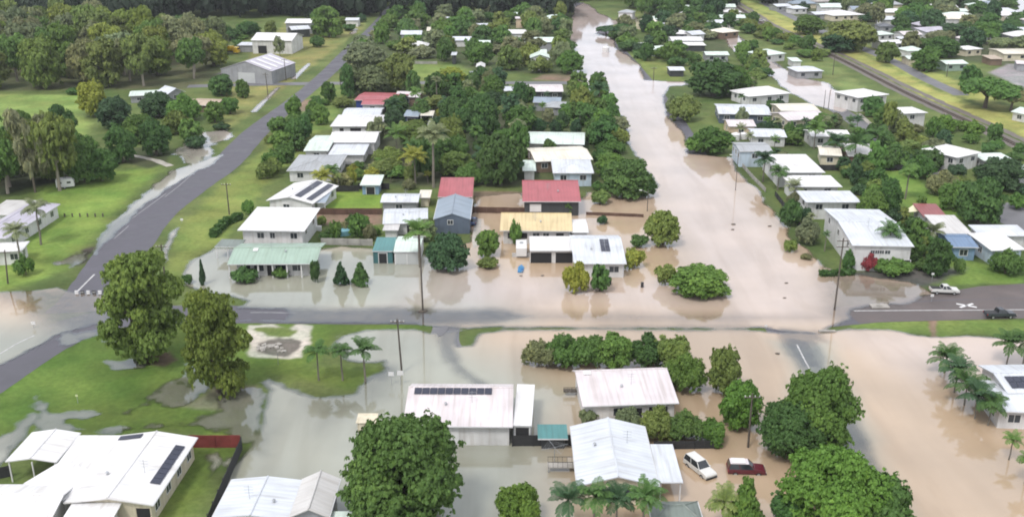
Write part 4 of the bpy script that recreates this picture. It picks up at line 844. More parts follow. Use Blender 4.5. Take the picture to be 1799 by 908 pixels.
def mid_rows(poly, seed, n, lab, grp):
    global FARFILL
    P0 = len(BOXES); P = [tuple(p) for p in W(*poly)]; r = random.Random(seed); xs = [p[0] for p in P]; ys = [p[1] for p in P]; k = 0
    for _ in range(3000):
        if k >= n: break
        x = r.uniform(min(xs), max(xs)); y = r.uniform(min(ys), max(ys)); ins = False
        for i in range(len(P)):
            (ax, ay), (bx, by) = P[i-1], P[i]
            if (ay > y) != (by > y) and x < (bx-ax)*(y-ay)/(by-ay)+ax: ins = not ins
        if not ins or any((x-b[0])**2+(y-b[1])**2 < 24**2 for b in BOXES): continue
        wd = r.uniform(4.5, 8); he = r.choice([3.0, 4.4]); a = to_px(x-wd, y-4, he); b = to_px(x+wd, y-4, he); rc = r.choice(['white','cool','mint','cream'])
        nmc = {'white':'white','cool':'bluish white','mint':'mint','cream':'cream'}[rc]
        house((a[0], a[1], b[0], b[1]), a[1]-8, he, r.choice(['hip','gx']), r.uniform(1.2, 1.8), rc, r.choice(['white','grey','dark']), lab.replace('HUE', nmc), 'a roof', depth=9, group=f'{nmc} '+grp, skip_landmark=True, rot=0, front=[]); k += 1
mid_rows([(720,90),(730,40),(990,35),(995,125),(880,120),(800,100)], 6, 11, 'HUE roof showing through the dense tree block beside the far flooded street', 'roofs showing through the dense tree block')
mid_rows([(1120,60),(1180,20),(1280,20),(1290,40),(1250,80),(1150,80)], 9, 7, 'HUE roof among trees between the far flooded street and the brown lane', 'roofs between the far street and the brown lane')
# ------------------------------------------------------------------ trees, shrubs, palms
def crown_arrays(kind, n, leaf, seed):
    """leaf-clump faces through the volume of a unit crown (radius 1, height 1)"""
    r = np.random.default_rng(seed)
    B = []   # blobs: x, y, z, radius, tint
    def add(x, y, z, q): B.append((x, y, z, q, r.uniform(0, 1)))
    if kind == 'dome':
        ph = r.uniform(0, 6.28, 3); am = r.uniform(.04, .16, 3)
        for i in range(30):
            a = r.uniform(0, 6.283); e = math.asin(r.uniform(-.1, 1)); f = 1+am[0]*math.cos(a+ph[0])+am[1]*math.cos(2*a+ph[1])+am[2]*math.cos(3*a+ph[2]); rr = .64*f*r.uniform(.82, 1.12)
            add(math.cos(a)*math.cos(e)*rr, math.sin(a)*math.cos(e)*rr, .42+math.sin(e)*.42*r.uniform(.72, 1.12), r.uniform(.17, .37))
        for i in range(8): a = i*.785+r.uniform(-.3, .3); q = r.uniform(.4, .66); add(math.cos(a)*q, math.sin(a)*q, r.uniform(.16, .34), r.uniform(.2, .34))
        zs = .5
    elif kind == 'shrub':
        for i in range(20):
            a = r.uniform(0, 6.283); q = math.sqrt(r.uniform(0, 1))*.7; add(math.cos(a)*q, math.sin(a)*q, .2+.6*(1-q*.8)*r.uniform(.3, 1.2), r.uniform(.2, .38))
        zs = .8
    elif kind == 'gum':
        for i in range(26):
            z = r.uniform(.38, .92); q = .72*math.sqrt(max(.08, 1-((z-.6)/.42)**2))*r.uniform(.25, 1); a = r.uniform(0, 6.283)
            add(math.cos(a)*q, math.sin(a)*q, z, r.uniform(.20, .36))
        zs = .42
    elif kind == 'tall':
        for i in range(48):
            z = r.uniform(.08, .93); q = .74*(1-max(0, z-.62)*1.25)*(1-max(0, .25-z)*1.6)*r.uniform(.25, 1); a = r.uniform(0, 6.283)
            add(math.cos(a)*q, math.sin(a)*q, z, r.uniform(.18, .32))
        zs = .34
    elif kind == 'umb':
        for i in range(34):
            a = r.uniform(0, 6.283); q = math.sqrt(r.uniform(0, 1))*.8; add(math.cos(a)*q, math.sin(a)*q, .82-.36*q*q+r.uniform(-.05, .05), r.uniform(.2, .3))
        zs = .5
    elif kind == 'cone':
        for i in range(22): z = (i+.5)/22; q = .5*(1-z)+.03; a = i*2.4; add(math.cos(a)*q, math.sin(a)*q, z*.92+.04, .42*(1-z)+.12)
        zs = .3
    elif kind == 'airy':
        for i in range(22):
            a = r.uniform(0, 6.283); q = .78*math.sqrt(r.uniform(.05, 1)); add(math.cos(a)*q, math.sin(a)*q, r.uniform(.35, .92)-.12*q, r.uniform(.14, .26))
        zs = .6
    B = np.array(B); P = []; Nn = []; T = []
    wts = B[:, 3]**2; wts /= wts.sum(); per = 13; nc = max(24, n//per)
    while len(P) < nc:
        m = nc*2; k = r.choice(len(B), m, p=wts); d = r.normal(size=(m, 3)); d /= np.linalg.norm(d, axis=1)[:, None]
        d[:, 2] = np.where(r.uniform(size=m) < .6, np.abs(d[:, 2]), d[:, 2])
        rad = B[k, 3]*(r.uniform(.72, 1.05, m)+(r.uniform(size=m) < .14)*r.uniform(.1, .42, m)); p = B[k, :3]+d*rad[:, None]*np.array([1, 1, zs])
        keep = p[:, 2] > .0
        df = (p[:, None, :]-B[None, :, :3])/np.array([1, 1, zs]); inside = (np.linalg.norm(df, axis=2) < B[None, :, 3]*.70).any(1); keep &= ~inside
        P += list(p[keep]); Nn += list(d[keep]); T += list(np.clip(B[k[keep], 4]*.6+r.uniform(0, .4, keep.sum()), 0, 1))
    P = np.array(P[:nc]); Nn = np.array(Nn[:nc]); T = np.array(T[:nc])
    ci = r.integers(0, nc, n); dd = r.normal(size=(n, 3)); dd /= np.linalg.norm(dd, axis=1)[:, None]; dd[:, 2] = np.where(r.uniform(size=n) < .75, np.abs(dd[:, 2]), dd[:, 2])
    rc = leaf*2.3*r.uniform(.5, 1.15, n); P = P[ci]+dd*rc[:, None]*np.array([1, 1, max(.45, zs)]); Nn = Nn[ci]*.45+dd*.8; T = T[ci]; P[:, 2] = np.maximum(P[:, 2], .01)
    nn = Nn*1.0+r.normal(size=(n, 3))*.38+np.array([0, 0, .35]); nn /= np.linalg.norm(nn, axis=1)[:, None]
    u = np.cross(nn, r.normal(size=(n, 3))); u /= np.linalg.norm(u, axis=1)[:, None]; v = np.cross(nn, u)
    s = leaf*r.uniform(.55, 1.35, n)[:, None]; asp = r.uniform(.6, 1.0, n)[:, None]; sc = np.array([1, 1, 1.0])
    c = [P+(-u*asp-v*.9)*s*sc, P+(u*asp-v*.7)*s*sc, P+(u*asp*.7+v)*s*sc, P+(-u*asp*.8+v*.8)*s*sc+nn*s*.3]
    V = np.stack(c, 1).reshape(-1, 3); F = np.arange(n*4).reshape(n, 4)
    tint = np.clip(.28+.45*T+r.normal(size=n)*.13, 0, 1)
    return V, F, tint, B, zs
def ico():
    mb = bpy.data.meshes.new('t'); import bmesh
    b = bmesh.new(); bmesh.ops.create_icosphere(b, subdivisions=1, radius=1); V = np.array([v.co[:] for v in b.verts]); F = np.array([[v.index for v in f.verts] for f in b.faces]); b.free(); bpy.data.meshes.remove(mb); return V, F
ICO_V, ICO_F = ico()
def trunk_mb(kind, B, seed):
    r = random.Random(seed); mb = MB(); rt = {'gum': .07, 'dome': .10, 'umb': .08, 'tall': .07, 'airy': .06, 'shrub': .05, 'cone': .05}[kind]
    zt = {'gum': .42, 'dome': .26, 'umb': .40, 'tall': .3, 'airy': .35, 'shrub': .12, 'cone': .6}[kind]
    lean = (r.uniform(-.05, .05), r.uniform(-.05, .05))
    mb.tube((0, 0, -.02), (lean[0], lean[1], zt), rt, rt*.65, 7, 1)
    for k in range(6 if kind not in ('cone', 'shrub') else 3):
        b = B[r.randrange(len(B))]; mid = (lean[0]+(b[0]-lean[0])*.45, lean[1]+(b[1]-lean[1])*.45, zt+(b[2]-zt)*.6)
        mb.tube((lean[0], lean[1], zt-.03), mid, rt*.5, rt*.3, 5, 1); mb.tube(mid, (b[0], b[1], b[2]), rt*.3, rt*.12, 5, 1)
    return mb
_protos = {}
LODS = {'far': (520, .14), 'mid': (2600, .070), 'near': (11000, .037), 'hero': (46000, .0185)}
def proto(kind, lod, var):
    k = (kind, lod, var)
    if k in _protos: return _protos[k]
    n, leaf = LODS[lod]; 
    if kind in ('airy',): n = int(n*.6)
    seed = hash_(kind)*31+var*7+1
    V, F, tint, B, zs = crown_arrays(kind, n, leaf, seed)
    # solid cores close the crown; inner shade is put into their darker tint
    CV = []; CF = []; o = len(V)
    cs = .66 if kind in ('dome', 'shrub', 'umb') else .45
    for b in B: CV.append(ICO_V*np.array([1, 1, zs])*b[3]*cs+b[:3]); CF.append(ICO_F+o); o += len(ICO_V)
    CV = np.concatenate(CV); CF = np.concatenate(CF); CF4 = np.c_[CF, CF[:, 2]]
    # join the quads and triangles into one mesh through triangles
    T3 = np.concatenate([F[:, [0, 1, 2]], F[:, [0, 2, 3]], CF]); tv = np.concatenate([tint, tint, np.full(len(CF), .35)])
    AV = np.concatenate([V, CV]); crown = np_mesh('crown', AV, T3, [M_leaf], {'v': ('FLOAT', 'FACE', tv)})
    tm = trunk_mb(kind, B, seed); bark = M_palebark if kind == 'gum' else M_bark
    tv_ = MB(); tv_.v = tm.v; tv_.f = tm.f; tv_.m = [0]*len(tm.f); trunk = tv_.mesh('trunk', bark)
    whole = None
    if lod == 'far':
        tris = []
        for f in tm.f:
            for i in range(1, len(f)-1): tris.append((f[0], f[i], f[i+1]))
        tris = np.array(tris); WV = np.concatenate([AV, np.array(tm.v)]); WT = np.concatenate([T3, tris+len(AV)])
        whole = np_mesh('tree', WV, WT, [M_leaf, bark], {'v': ('FLOAT', 'FACE', np.concatenate([tv, np.full(len(tris), .5)]))}, mi=np.concatenate([np.zeros(len(T3)), np.ones(len(tris))]))
    _protos[k] = (crown, trunk, whole); return _protos[k]
def hash_(s): return sum(ord(c)*(i+3) for i, c in enumerate(s)) % 997
HUE = dict(d=((.078, .160, .044), 'dark green'), m=((.115, .215, .050), 'mid green'), b=((.132, .245, .048), 'bright green'), o=((.168, .228, .062), 'olive'), g=((.200, .235, .120), 'grey-green'),
           y=((.290, .310, .055), 'yellow-green'), r=((.300, .060, .070), 'crimson'), n=((.205, .220, .105), 'brownish green'), k=((.052, .112, .050), 'deep green'), u=((.205, .270, .058), 'olive'))
PLANTS = []  # records for labels
def plant(cx, ytop, ybase, wpx, kind='shrub', hue='m', label=None, lod=None, name=None, world=None, h=None, rad=None, group=None):
    if world is None:
        base = G(cx, ybase); s = scale_at(ybase); H_ = max(.6, (ybase-ytop)/(s*math.cos(PITCH+math.atan((ybase-454)/FPX)))); R_ = wpx/s/2
        H_ = max(.8, H_-R_*.25)
        x, y = base.x, base.y
        if kind in ('shrub',): y += R_*.5
    else: x, y = world; H_, R_ = h, rad; px, py = to_px(x, y); s = scale_at(py); wpx = R_*2*s
    if lod is None: lod = 'hero' if wpx > 125 else 'near' if wpx > 48 else 'mid' if wpx > 19 else 'far'
    if kind == 'cone' and lod == 'hero': lod = 'near'
    crown, trunk, whole = proto(kind, lod, random.randrange(3 if lod in ('near', 'hero') else 6))
    rz = random.uniform(0, 6.283); nm = name or ('shrub' if kind == 'shrub' or (label is None and H_ < 5.2) else 'gum_tree' if kind == 'gum' else 'tree')
    c0, hn = HUE[hue]; j = random.uniform(.8, 1.22); col = (c0[0]*j*random.uniform(.9, 1.12), c0[1]*j, c0[2]*j*random.uniform(.9, 1.1), 1)
    j2 = (random.uniform(.93, 1.07), random.uniform(.93, 1.07))
    if lod == 'far':
        o = link(bpy.data.objects.new(nm, whole)); o.location = (x, y, 0); o.rotation_euler = (0, 0, rz); o.scale = (R_*j2[0], R_*j2[1], H_); o.color = col; root = o
    else:
        root = empty(nm, (x, y, 0), rz)
        for me, pn in ((crown, 'crown'), (trunk, 'trunk')):
            o = link(bpy.data.objects.new(pn, me)); o.parent = root; o.color = col
        for ch in root.children: ch.scale = (R_*j2[0], R_*j2[1], H_)
        if kind == 'shrub': pass
    cat = {'shrub': 'shrub', 'gum_tree': 'gum tree', 'tree': 'tree', 'palm_tree': 'palm'}[nm]
    root['category'] = cat
    if label: root['label'] = label
    if group: root['group'] = group
    size = 'small' if H_ < 2.2 else 'low' if H_ < 4 else 'medium' if H_ < 7.5 else 'tall' if H_ < 13 else 'towering'
    shape = {'dome': 'round', 'umb': 'flat topped', 'tall': 'bushy', 'cone': 'conical', 'airy': 'open', 'gum': 'loose', 'shrub': 'leafy'}[kind]
    PLANTS.append((root, x, y, R_, H_, size, hn, shape, cat, label is not None))
    return root
# palms
def palm_mesh(seed, nf=15, seg=6, droop=1.0):
    r = random.Random(seed); V = []; T = []
    for k in range(nf):
        a = k*2.399+r.uniform(-.2, .2); el = r.uniform(.15, 1.15) if k > 3 else r.uniform(.9, 1.35); L_ = r.uniform(.8, 1.05); pts = []; p = Vector((0, 0, 0)); d = Vector((math.cos(a)*math.cos(el), math.sin(a)*math.cos(el), math.sin(el)))
        for i in range(seg+1):
            pts.append(p.copy()); p = p+d*(L_/seg); d = (d+Vector((0, 0, -.34*droop*(.5+i*.16)))).normalized()
        sd = Vector((-math.sin(a), math.cos(a), 0))
        for i in range(seg):
            w0 = .21*math.sin(math.pi*min(1, (i+.35)/(seg+.2))); 
            for q in range(3):          # leaflets hanging off the rib in strips with gaps
                t0 = (q+.05)/3; t1 = (q+.72)/3; a0 = pts[i].lerp(pts[i+1], t0); a1 = pts[i].lerp(pts[i+1], t1); tip = (pts[i+1]-pts[i])*.55
                for s in (-1, 1):
                    n0 = len(V); dz = Vector((0, 0, -.55*w0)); V += [a0, a1, a1+sd*s*w0*1.05+dz+tip*.6, a0+sd*s*w0*1.15+dz+tip*.5]; T += [(n0, n0+1, n0+2), (n0, n0+2, n0+3)]
            n0 = len(V); V += [pts[i]-sd*.012, pts[i]+sd*.012, pts[i+1]+sd*.01, pts[i+1]-sd*.01]; T += [(n0, n0+1, n0+2), (n0, n0+2, n0+3)]
    rv = np.random.default_rng(seed); return np_mesh('crown', [tuple(v) for v in V], T, [M_leaf], {'v': ('FLOAT', 'FACE', np.repeat(rv.uniform(.3, .75, len(T)//2), 2))})
PALMS = [palm_mesh(s, 16+s % 4, 6, 1.0+.15*(s % 3)) for s in range(4)]
def palm_trunk(seed):
    r = random.Random(seed); mb = MB(); x = 0
    for i in range(6): x2 = x+r.uniform(-.006, .01); mb.tube((x, 0, i/6), (x2, 0, (i+1)/6), .028-.002*i, .026-.002*i, 7, caps=False); x = x2
    return mb.mesh('trunk', M_palm_trunk), x
PTR = [palm_trunk(s) for s in range(3)]
def palm(cx, ytop, ybase, wpx, hue='m', label=None, world=None, h=None, rad=None):
    if world is None:
        base = G(cx, ybase); s = scale_at(ybase); H_ = (ybase-ytop)/(s*math.cos(PITCH+math.atan((ybase-454)/FPX))); R_ = wpx/s/2*1.38; x, y = base.x, base.y
    else: x, y = world; H_, R_ = h, rad
    root = empty('palm_tree', (x, y, 0), random.uniform(0, 6.283)); tm, dx = random.choice(PTR); th_ = max(.8, H_-R_*.45)
    c0, hn = HUE[hue]; j = random.uniform(.85, 1.15); col = (c0[0]*j, c0[1]*j, c0[2]*j, 1)
    t = link(bpy.data.objects.new('trunk', tm)); t.parent = root; t.scale = (max(4, H_*.9), max(4, H_*.9), th_)
    c = link(bpy.data.objects.new('crown', random.choice(PALMS))); c.parent = root; c.location = (dx*max(4, H_*.9), 0, th_-.05); c.scale = (R_, R_, R_); c.color = col
    root['category'] = 'palm'
    if label: root['label'] = label
    size = 'short' if H_ < 5 else 'medium' if H_ < 9 else 'tall'
    PLANTS.append((root, x, y, R_, H_, size, hn, 'feathery', 'palm', label is not None)); return root
def blocked(x, y, m=1.0):
    for cx, cy, a, hw, hd in BOXES:
        dx, dy = x-cx, y-cy; c, s = math.cos(-a), math.sin(-a)
        if abs(dx*c-dy*s) < hw+m and abs(dx*s+dy*c) < hd+m: return True
    return False
def in_poly(x, y, P):
    ins = False
    for i in range(len(P)):
        (ax, ay), (bx, by) = P[i-1], P[i]
        if (ay > y) != (by > y) and x < (bx-ax)*(y-ay)/(by-ay)+ax: ins = not ins
    return ins
def fill(poly, spacing, kinds, hues, hr, rr, seed, group=None, label=None, margin=1.5, avoid=True, limit=999, ymax=640):
    P = [tuple(p) for p in W(*poly)]; r = random.Random(seed); xs = [p[0] for p in P]; ys = [p[1] for p in P]; pts = []
    A = (max(xs)-min(xs))*(max(ys)-min(ys))
    for _ in range(int(A/spacing**2*14)):
        x = r.uniform(min(xs), max(xs)); y = r.uniform(min(ys), max(ys))
        if y > ymax or not in_poly(x, y, P): continue
        if avoid and (blocked(x, y, margin+rr[0]*.4) or any((x-p[1])**2+(y-p[2])**2 < (p[3]*.5+rr[0]*.7)**2 for p in PLANTS[:NFIX])): continue
        if any((x-a)**2+(y-b)**2 < spacing**2 for a, b in pts): continue
        pts.append((x, y))
        if len(pts) >= limit: break
    for x, y in pts:
        k = r.choice(kinds); rad = r.uniform(*rr); h = r.uniform(*hr); hu = r.choice(hues)
        if k == 'palm': palm(0, 0, 0, 0, hu, world=(x, y), h=h*.95, rad=rad*.8); continue
        if k == 'shrub': h *= .55
        lb = gp = None
        if label: lb = label.replace('HUE', HUE[hu][1]); gp = group+', '+HUE[hu][1]
        plant(0, 0, 0, 0, k, hu, world=(x, y), h=h, rad=rad, label=lb, group=gp)
# hand-placed: centre x, top y, base y, width (photo pixels), kind, hue, label
FIX = [
 (254,432,628,176,'tall','u','big olive gum tree with a dark mulch ring on the wet lawn','hero'),
 (384,508,688,140,'tall','u','bushy olive tree standing with its base in the puddled lawn edge','hero'),
 (706,727,925,236,'dome','m','huge spreading mango tree in grey floodwater beside the long white shed','hero'),
 (1455,778,935,200,'dome','b','huge bright green round tree at the bottom of the flooded side road','hero'),
 (1432,640,790,150,'dome','m','large green tree arching over the flooded side road','hero'),
 (1388,695,800,118,'dome','d','dark green tree pressed between the pole and the large arching tree','hero'),
 (1545,835,940,120,'dome','d','dark round tree behind the huge bright green round tree',None),
 (1560,834,866,30,'dome','m','single small ball shaped tree standing alone in the floodwater','near'),
 (912,860,935,88,'shrub','b','bright leafy bush in grey floodwater before the row of palms','near'),
 (1305,835,940,84,'cone','b','pale lime pointed tree in front of the maroon four-wheel drive','near'),
 (1390,872,930,80,'shrub','d','dark leafy bush under the huge bright green round tree','near'),
 (947,600,650,66,'shrub','g','grey-green bush at the open end of the flooded bush row',None),
 (992,592,650,74,'shrub','m','second bush from the open end of the flooded bush row',None),
 (1035,590,648,70,'shrub','m','dark green tree in the flooded bush row behind the pinkish roof',None),
 (1080,580,646,76,'dome','m','tallest mid green tree in the flooded bush row behind the pinkish roof',None),
 (1140,592,650,76,'shrub','d','dark tree in the flooded bush row above the pinkish roof ridge',None),
 (1185,588,656,74,'shrub','o','olive topped tree in the flooded bush row behind the pinkish roof',None),
 (1205,628,690,76,'shrub','b','bright green bush beside the end wall of the pinkish roofed house',None),
 (1272,608,690,66,'dome','o','olive tree standing apart from the end of the flooded bush row',None),
 (1300,668,750,86,'dome','b','bright green tree behind the leaning pole and its dark neighbour',None),
 (1252,738,783,60,'shrub','b','bright bush at the street end of the dark backyard fence',None),
 (1205,728,782,70,'shrub','m','mid green bush along the dark backyard fence',None),
 (1155,722,778,66,'shrub','o','olive bush beside the cream walled house along the fence',None),
 (1105,718,760,52,'shrub','g','grey-green bush between the pinkish roof and the white gabled house',None),
 (1035,718,748,36,'shrub','g','small grey-green bush by the front corner of the pinkish roofed house',None),
 (1232,458,513,112,'dome','b','wide low domed tree standing in brown floodwater',None),
 (1170,462,504,40,'shrub','o','olive bush touching the wide low domed tree',None),
 (1012,462,516,50,'shrub','y','yellow-green bush standing in the flood before the white house with garages',None),
 (1053,462,512,38,'dome','d','dark small tree beside the yellow-green flooded bush',None),
 (1165,362,430,62,'dome','o','olive crooked tree standing in the flooded street edge',None),
 (1123,412,436,34,'shrub','d','dark round bush near the flooded crooked tree',None),
 (1116,434,474,38,'shrub','y','yellowish bush beside the corner of the white house with garages',None),
 (1059,380,395,18,'shrub','k','small dark ball bush standing alone in the brown yard flood',None),
 (1100,270,345,96,'dome','d','big dark tree group edge beside the pale blue hip roof',None),
 (1072,262,310,60,'dome','m','mid green tree behind the pale blue hip roofed house',None),
 (1128,300,345,52,'dome','d','low dark tree leaning over the flooded street bank',None),
 (1057,334,360,34,'shrub','o','olive clipped bush beside the wide red roofed house',None),
 (788,404,474,80,'dome','k','dark glossy round tree in water beside the slate walled shed',None),
 (857,400,450,46,'dome','m','mid green tree beside the white caravan',None),
 (857,452,474,36,'shrub','o','low olive bush shape for the reflection of the caravan tree in the water',None),  # leafy shape built where the water mirrors the tree above
 (600,458,500,28,'cone','k','dark pointed shrub standing in floodwater, the one closer to the green house','mid'),
 (634,458,500,32,'cone','d','dark pointed shrub with forked top in floodwater before the teal shed','mid'),
 (425,470,498,46,'shrub','d','dark bush in front of the first veranda posts of the green house',None),
 (490,470,490,30,'shrub','m','small bush before the middle veranda posts of the green house',None),
 (553,458,498,20,'shrub','d','narrow dark bush at the end post of the green house veranda',None),
 (329,482,500,20,'shrub','d','small dark round bush in shallow water beside the big olive gum',None),
 (357,455,500,13,'cone','k','thin dark pencil shrub in shallow water before the green house','mid'),
 (42,450,486,36,'shrub','m','round clipped bush alone on the mown lawn by the dark pole',None),
 (1253,97,168,104,'dome','d','giant round dark tree on the green bank beside the flooded street','near'),
 (1290,110,168,50,'dome','m','green shoulder tree against the giant round dark tree',None),
 (1205,165,215,60,'shrub','o','olive bush pair beside the flooded street before the long bluish roof',None),
 (1182,170,200,26,'shrub','g','grey-green low bush hanging over the flooded street bank',None),
 (1248,215,268,74,'dome','m','bright domed hedge tree at the water edge of the flooded street',None),
 (1225,235,270,40,'shrub','b','bright clipped bush reflected in the flooded street',None),
 (1488,25,88,98,'dome','o','large olive rounded gum beside the railway grass','near'),
 (1475,50,90,80,'dome','k','dark trunk-side tree inside the large olive rounded gum',None),
 (1556,70,110,38,'dome','o','olive tree next to the side road beyond the railway',None),
 (1418,20,60,60,'dome','m','mid green tree between the railway grass and pale far roofs',None),
 (1625,78,125,56,'dome','m','round dark green tree beside the mint box building',None),
 (1655,58,100,66,'dome','d','spreading tree behind the round tree at the mint box building',None),
 (1730,125,190,110,'umb','m','wide spreading tree beside the yellow railway grass','near'),
 (1702,112,160,44,'dome','d','dark upright tree over the wide spreading tree',None),
 (1775,150,195,60,'umb','n','brown tinged tree at the edge of the wide spreading tree',None),
 (1790,60,95,40,'dome','g','grey-green tree by the paved yard hall',None),
 (1532,165,205,42,'dome','d','dark round tree before the white highset railway house',None),
 (1717,305,392,82,'dome','d','large dark tree at the end of the bright mown yard',None),
 (1760,270,330,90,'dome','k','deep green tree crowd by the long mint shed',None),
 (1680,318,372,60,'shrub','m','mid green shrub mass along the concrete edged road',None),
 (1660,300,345,56,'shrub','g','grey-green shrub mass along the concrete edged road',None),
 (1620,272,315,56,'shrub','d','dark shrubs at the top of the bright mown yard',None),
 (1790,340,370,36,'shrub','m','round bush beside the end driveway',None),
 (1560,180,240,30,'gum','o','slim olive tree behind the stained pale roof',None),
 (1528,445,478,30,'shrub','r','crimson leaved shrub before the largest white house by the street corner','near'),
 (1575,452,486,66,'shrub','m','rounded green hedge bush beside the crimson shrub',None),
 (1491,440,478,22,'shrub','d','dark upright bush at the corner pole',None),
 (1645,415,485,56,'tall','d','dark bushy tree between the corner house and the mown side lawn',None),
 (1612,385,440,44,'tall','m','green tree behind the corner house roof',None),
 (1772,440,485,56,'shrub','d','dark bush mass in front of the bright roof beside the patched one',None),
 (1685,452,482,24,'shrub','m','small bush on the side lawn by the brown road shoulder',None),
 (1535,250,310,40,'tall','m','bushy tree between the mown yard and the stained pale roof',None),
 (1530,330,390,56,'dome','m','rounded tree behind the first white flat roof',None),
 (1560,310,380,50,'dome','d','dark tree in the yard behind the middle white flat roof',None),
 (1420,385,432,50,'shrub','g','grey-green scrub on the flooded street bank',None),
 (1390,350,400,40,'shrub','d','dark scrub below the first white flat roof',None),
 (1390,420,444,24,'shrub','o','small olive shrub standing in the street floodwater',None),
 (1418,445,458,20,'shrub','n','brown low shrub at the waterline below the corner house',None),
 # trees by the left road, park side
 (62,185,338,70,'airy','g','tall thin-topped gum leaning over the pale grey roofed long house','near'),
 (105,195,335,90,'gum','o','tall pale-trunked gum at the dark thicket edge','near'),
 (14,245,340,84,'gum','m','olive gum at the picture edge of the dark thicket','near'),
 (150,240,320,70,'dome','m','mid green tree at the end of the dark thicket',None),
 (180,255,318,56,'dome','d','dark tree overhanging the white caravans',None),
 (168,138,205,56,'dome','y','yellow-topped round tree at the edge of the mown field',None),
 (205,165,225,66,'dome','k','deep green round tree before the yellow-topped one',None),
 (245,195,250,60,'dome','m','mid green tree in the park clump by the puddles',None),
 (280,155,205,66,'dome','k','deep green round tree by the pale peaked roof',None),
 (275,205,272,56,'dome','d','dark green tree over the park puddle edge',None),
 (215,215,285,60,'dome','d','dark green tree beside the pale park track',None),
 (320,165,215,60,'shrub','m','mid green bush mass next to the brown low building',None),
 (335,205,250,40,'dome','m','small round park tree closest to the drain puddle',None),
 (310,190,235,44,'dome','o','olive park tree behind the puddle',None),
 (340,238,262,42,'shrub','k','dark island of bush standing within the puddle',None),
 (388,215,230,30,'shrub','k','dark low bush at the roadside end of the puddle',None),
 (378,175,215,38,'dome','m','small round tree beside the road drain',None),
 (405,168,200,36,'dome','m','tree between the brown low building and the road drain',None),
 (390,128,168,44,'dome','d','dark tree in front of the big grey shed doors',None),
 (427,138,172,28,'dome','m','small round tree on the verge below the big grey shed',None),
 (128,152,168,28,'shrub','d','dark bush at the field corner by the gum woodland',None),
 (400,45,72,46,'shrub','d','dark twin bush beside the big white warehouse',None),
 (436,34,66,38,'shrub','d','dark bush behind the big white warehouse',None),
 (578,5,66,56,'tall','m','tall bushy green tree between the warehouse and the road',None),
 (556,62,84,26,'shrub','d','round dark bush by the warehouse drive',None),
 (634,24,40,20,'shrub','k','tiny dark bush at the far road bend',None),
 (492,62,100,22,'airy','g','thin tree before the big white warehouse wall',None),
 # road edge, middle block
 (640,65,128,84,'dome','g','first broad grey-green tree beside the left road bend',None),
 (700,88,160,78,'dome','o','broad olive tree behind the faded red roof',None),
 (650,105,165,84,'dome','g','broad grey-green tree nearest the faded red roof',None),
 (612,115,172,32,'tall','d','dark upright tree at the cross street corner',None),
 (600,168,190,34,'shrub','o','olive bush at the verge beside the faded red roof',None),
 (497,225,262,46,'dome','m','roadside garden tree beside the white roof with a lower wing',None),
 (525,205,245,44,'dome','d','dark roadside garden tree behind the lower wing house',None),
 (480,262,300,40,'dome','m','roadside tree beside the grey hip roof',None),
 (468,282,316,36,'shrub','o','olive roadside bush before the grey hip roof',None),
 (502,248,285,40,'dome','d','dark roadside tree beside the hip roofed house garden',None),
 (435,350,378,22,'shrub','m','small bush at the corner of the clipped hedge',None),
 (600,300,330,44,'shrub','n','brownish garden bush beside the yellow-green shrubs',None),
 (618,296,328,22,'shrub','y','yellow-green shrub beside the mint and blue lean-to',None),
 (632,372,415,40,'dome','m','garden tree in front of the brown yard',None),
 (590,385,425,26,'shrub','m','garden bush beside the bright white flat roofed house',None),
 (740,382,420,60,'tall','g','grey-green garden tree in front of the patchy white cottage',None),
 (575,405,425,30,'shrub','d','dark garden bush behind the pale green roofed house',None),
 (650,395,425,26,'shrub','n','brown-green garden bush behind the teal shed',None),
 (793,112,160,52,'dome','y','yellow-green round tree at the end of the mown lot',None),
 (795,200,270,56,'dome','o','tall tan-olive dome tree in the garden jungle',None),
 (790,180,215,44,'dome','y','yellow-green tree behind the tan-olive dome tree',None),
 (880,225,325,84,'dome','d','massive dark tree beside the pale mint roof','near'),
 (850,160,240,66,'dome','d','dark garden tree behind the massive dark tree',None),
 (740,178,215,44,'dome','d','dark tree behind the tall carport',None),
 (905,390,432,24,'shrub','m','bush behind the caravan by the sandy yellow roof',None),
 (1000,350,378,28,'shrub','m','small bush before the dark wall of the wide red roofed house',None),
 (1020,150,205,40,'dome','o','olive tree by the flooded street crossing',None),
 (1062,205,262,60,'tall','d','dark bushy tree on the flooded street bank',None),
 (1085,200,232,40,'dome','g','grey-green tree overhanging the flooded street',None),
 (1065,42,62,40,'umb','k','dark flat tree beside the kerb line in the far flood',None),
 (1095,38,60,46,'dome','d','dark dome tree beside the far flood',None),
 (1100,58,85,40,'shrub','m','mid green bush on the far flood bank',None),
]
for t in FIX: plant(t[0], t[1], t[2], t[3], t[4], t[5], t[6], t[7])
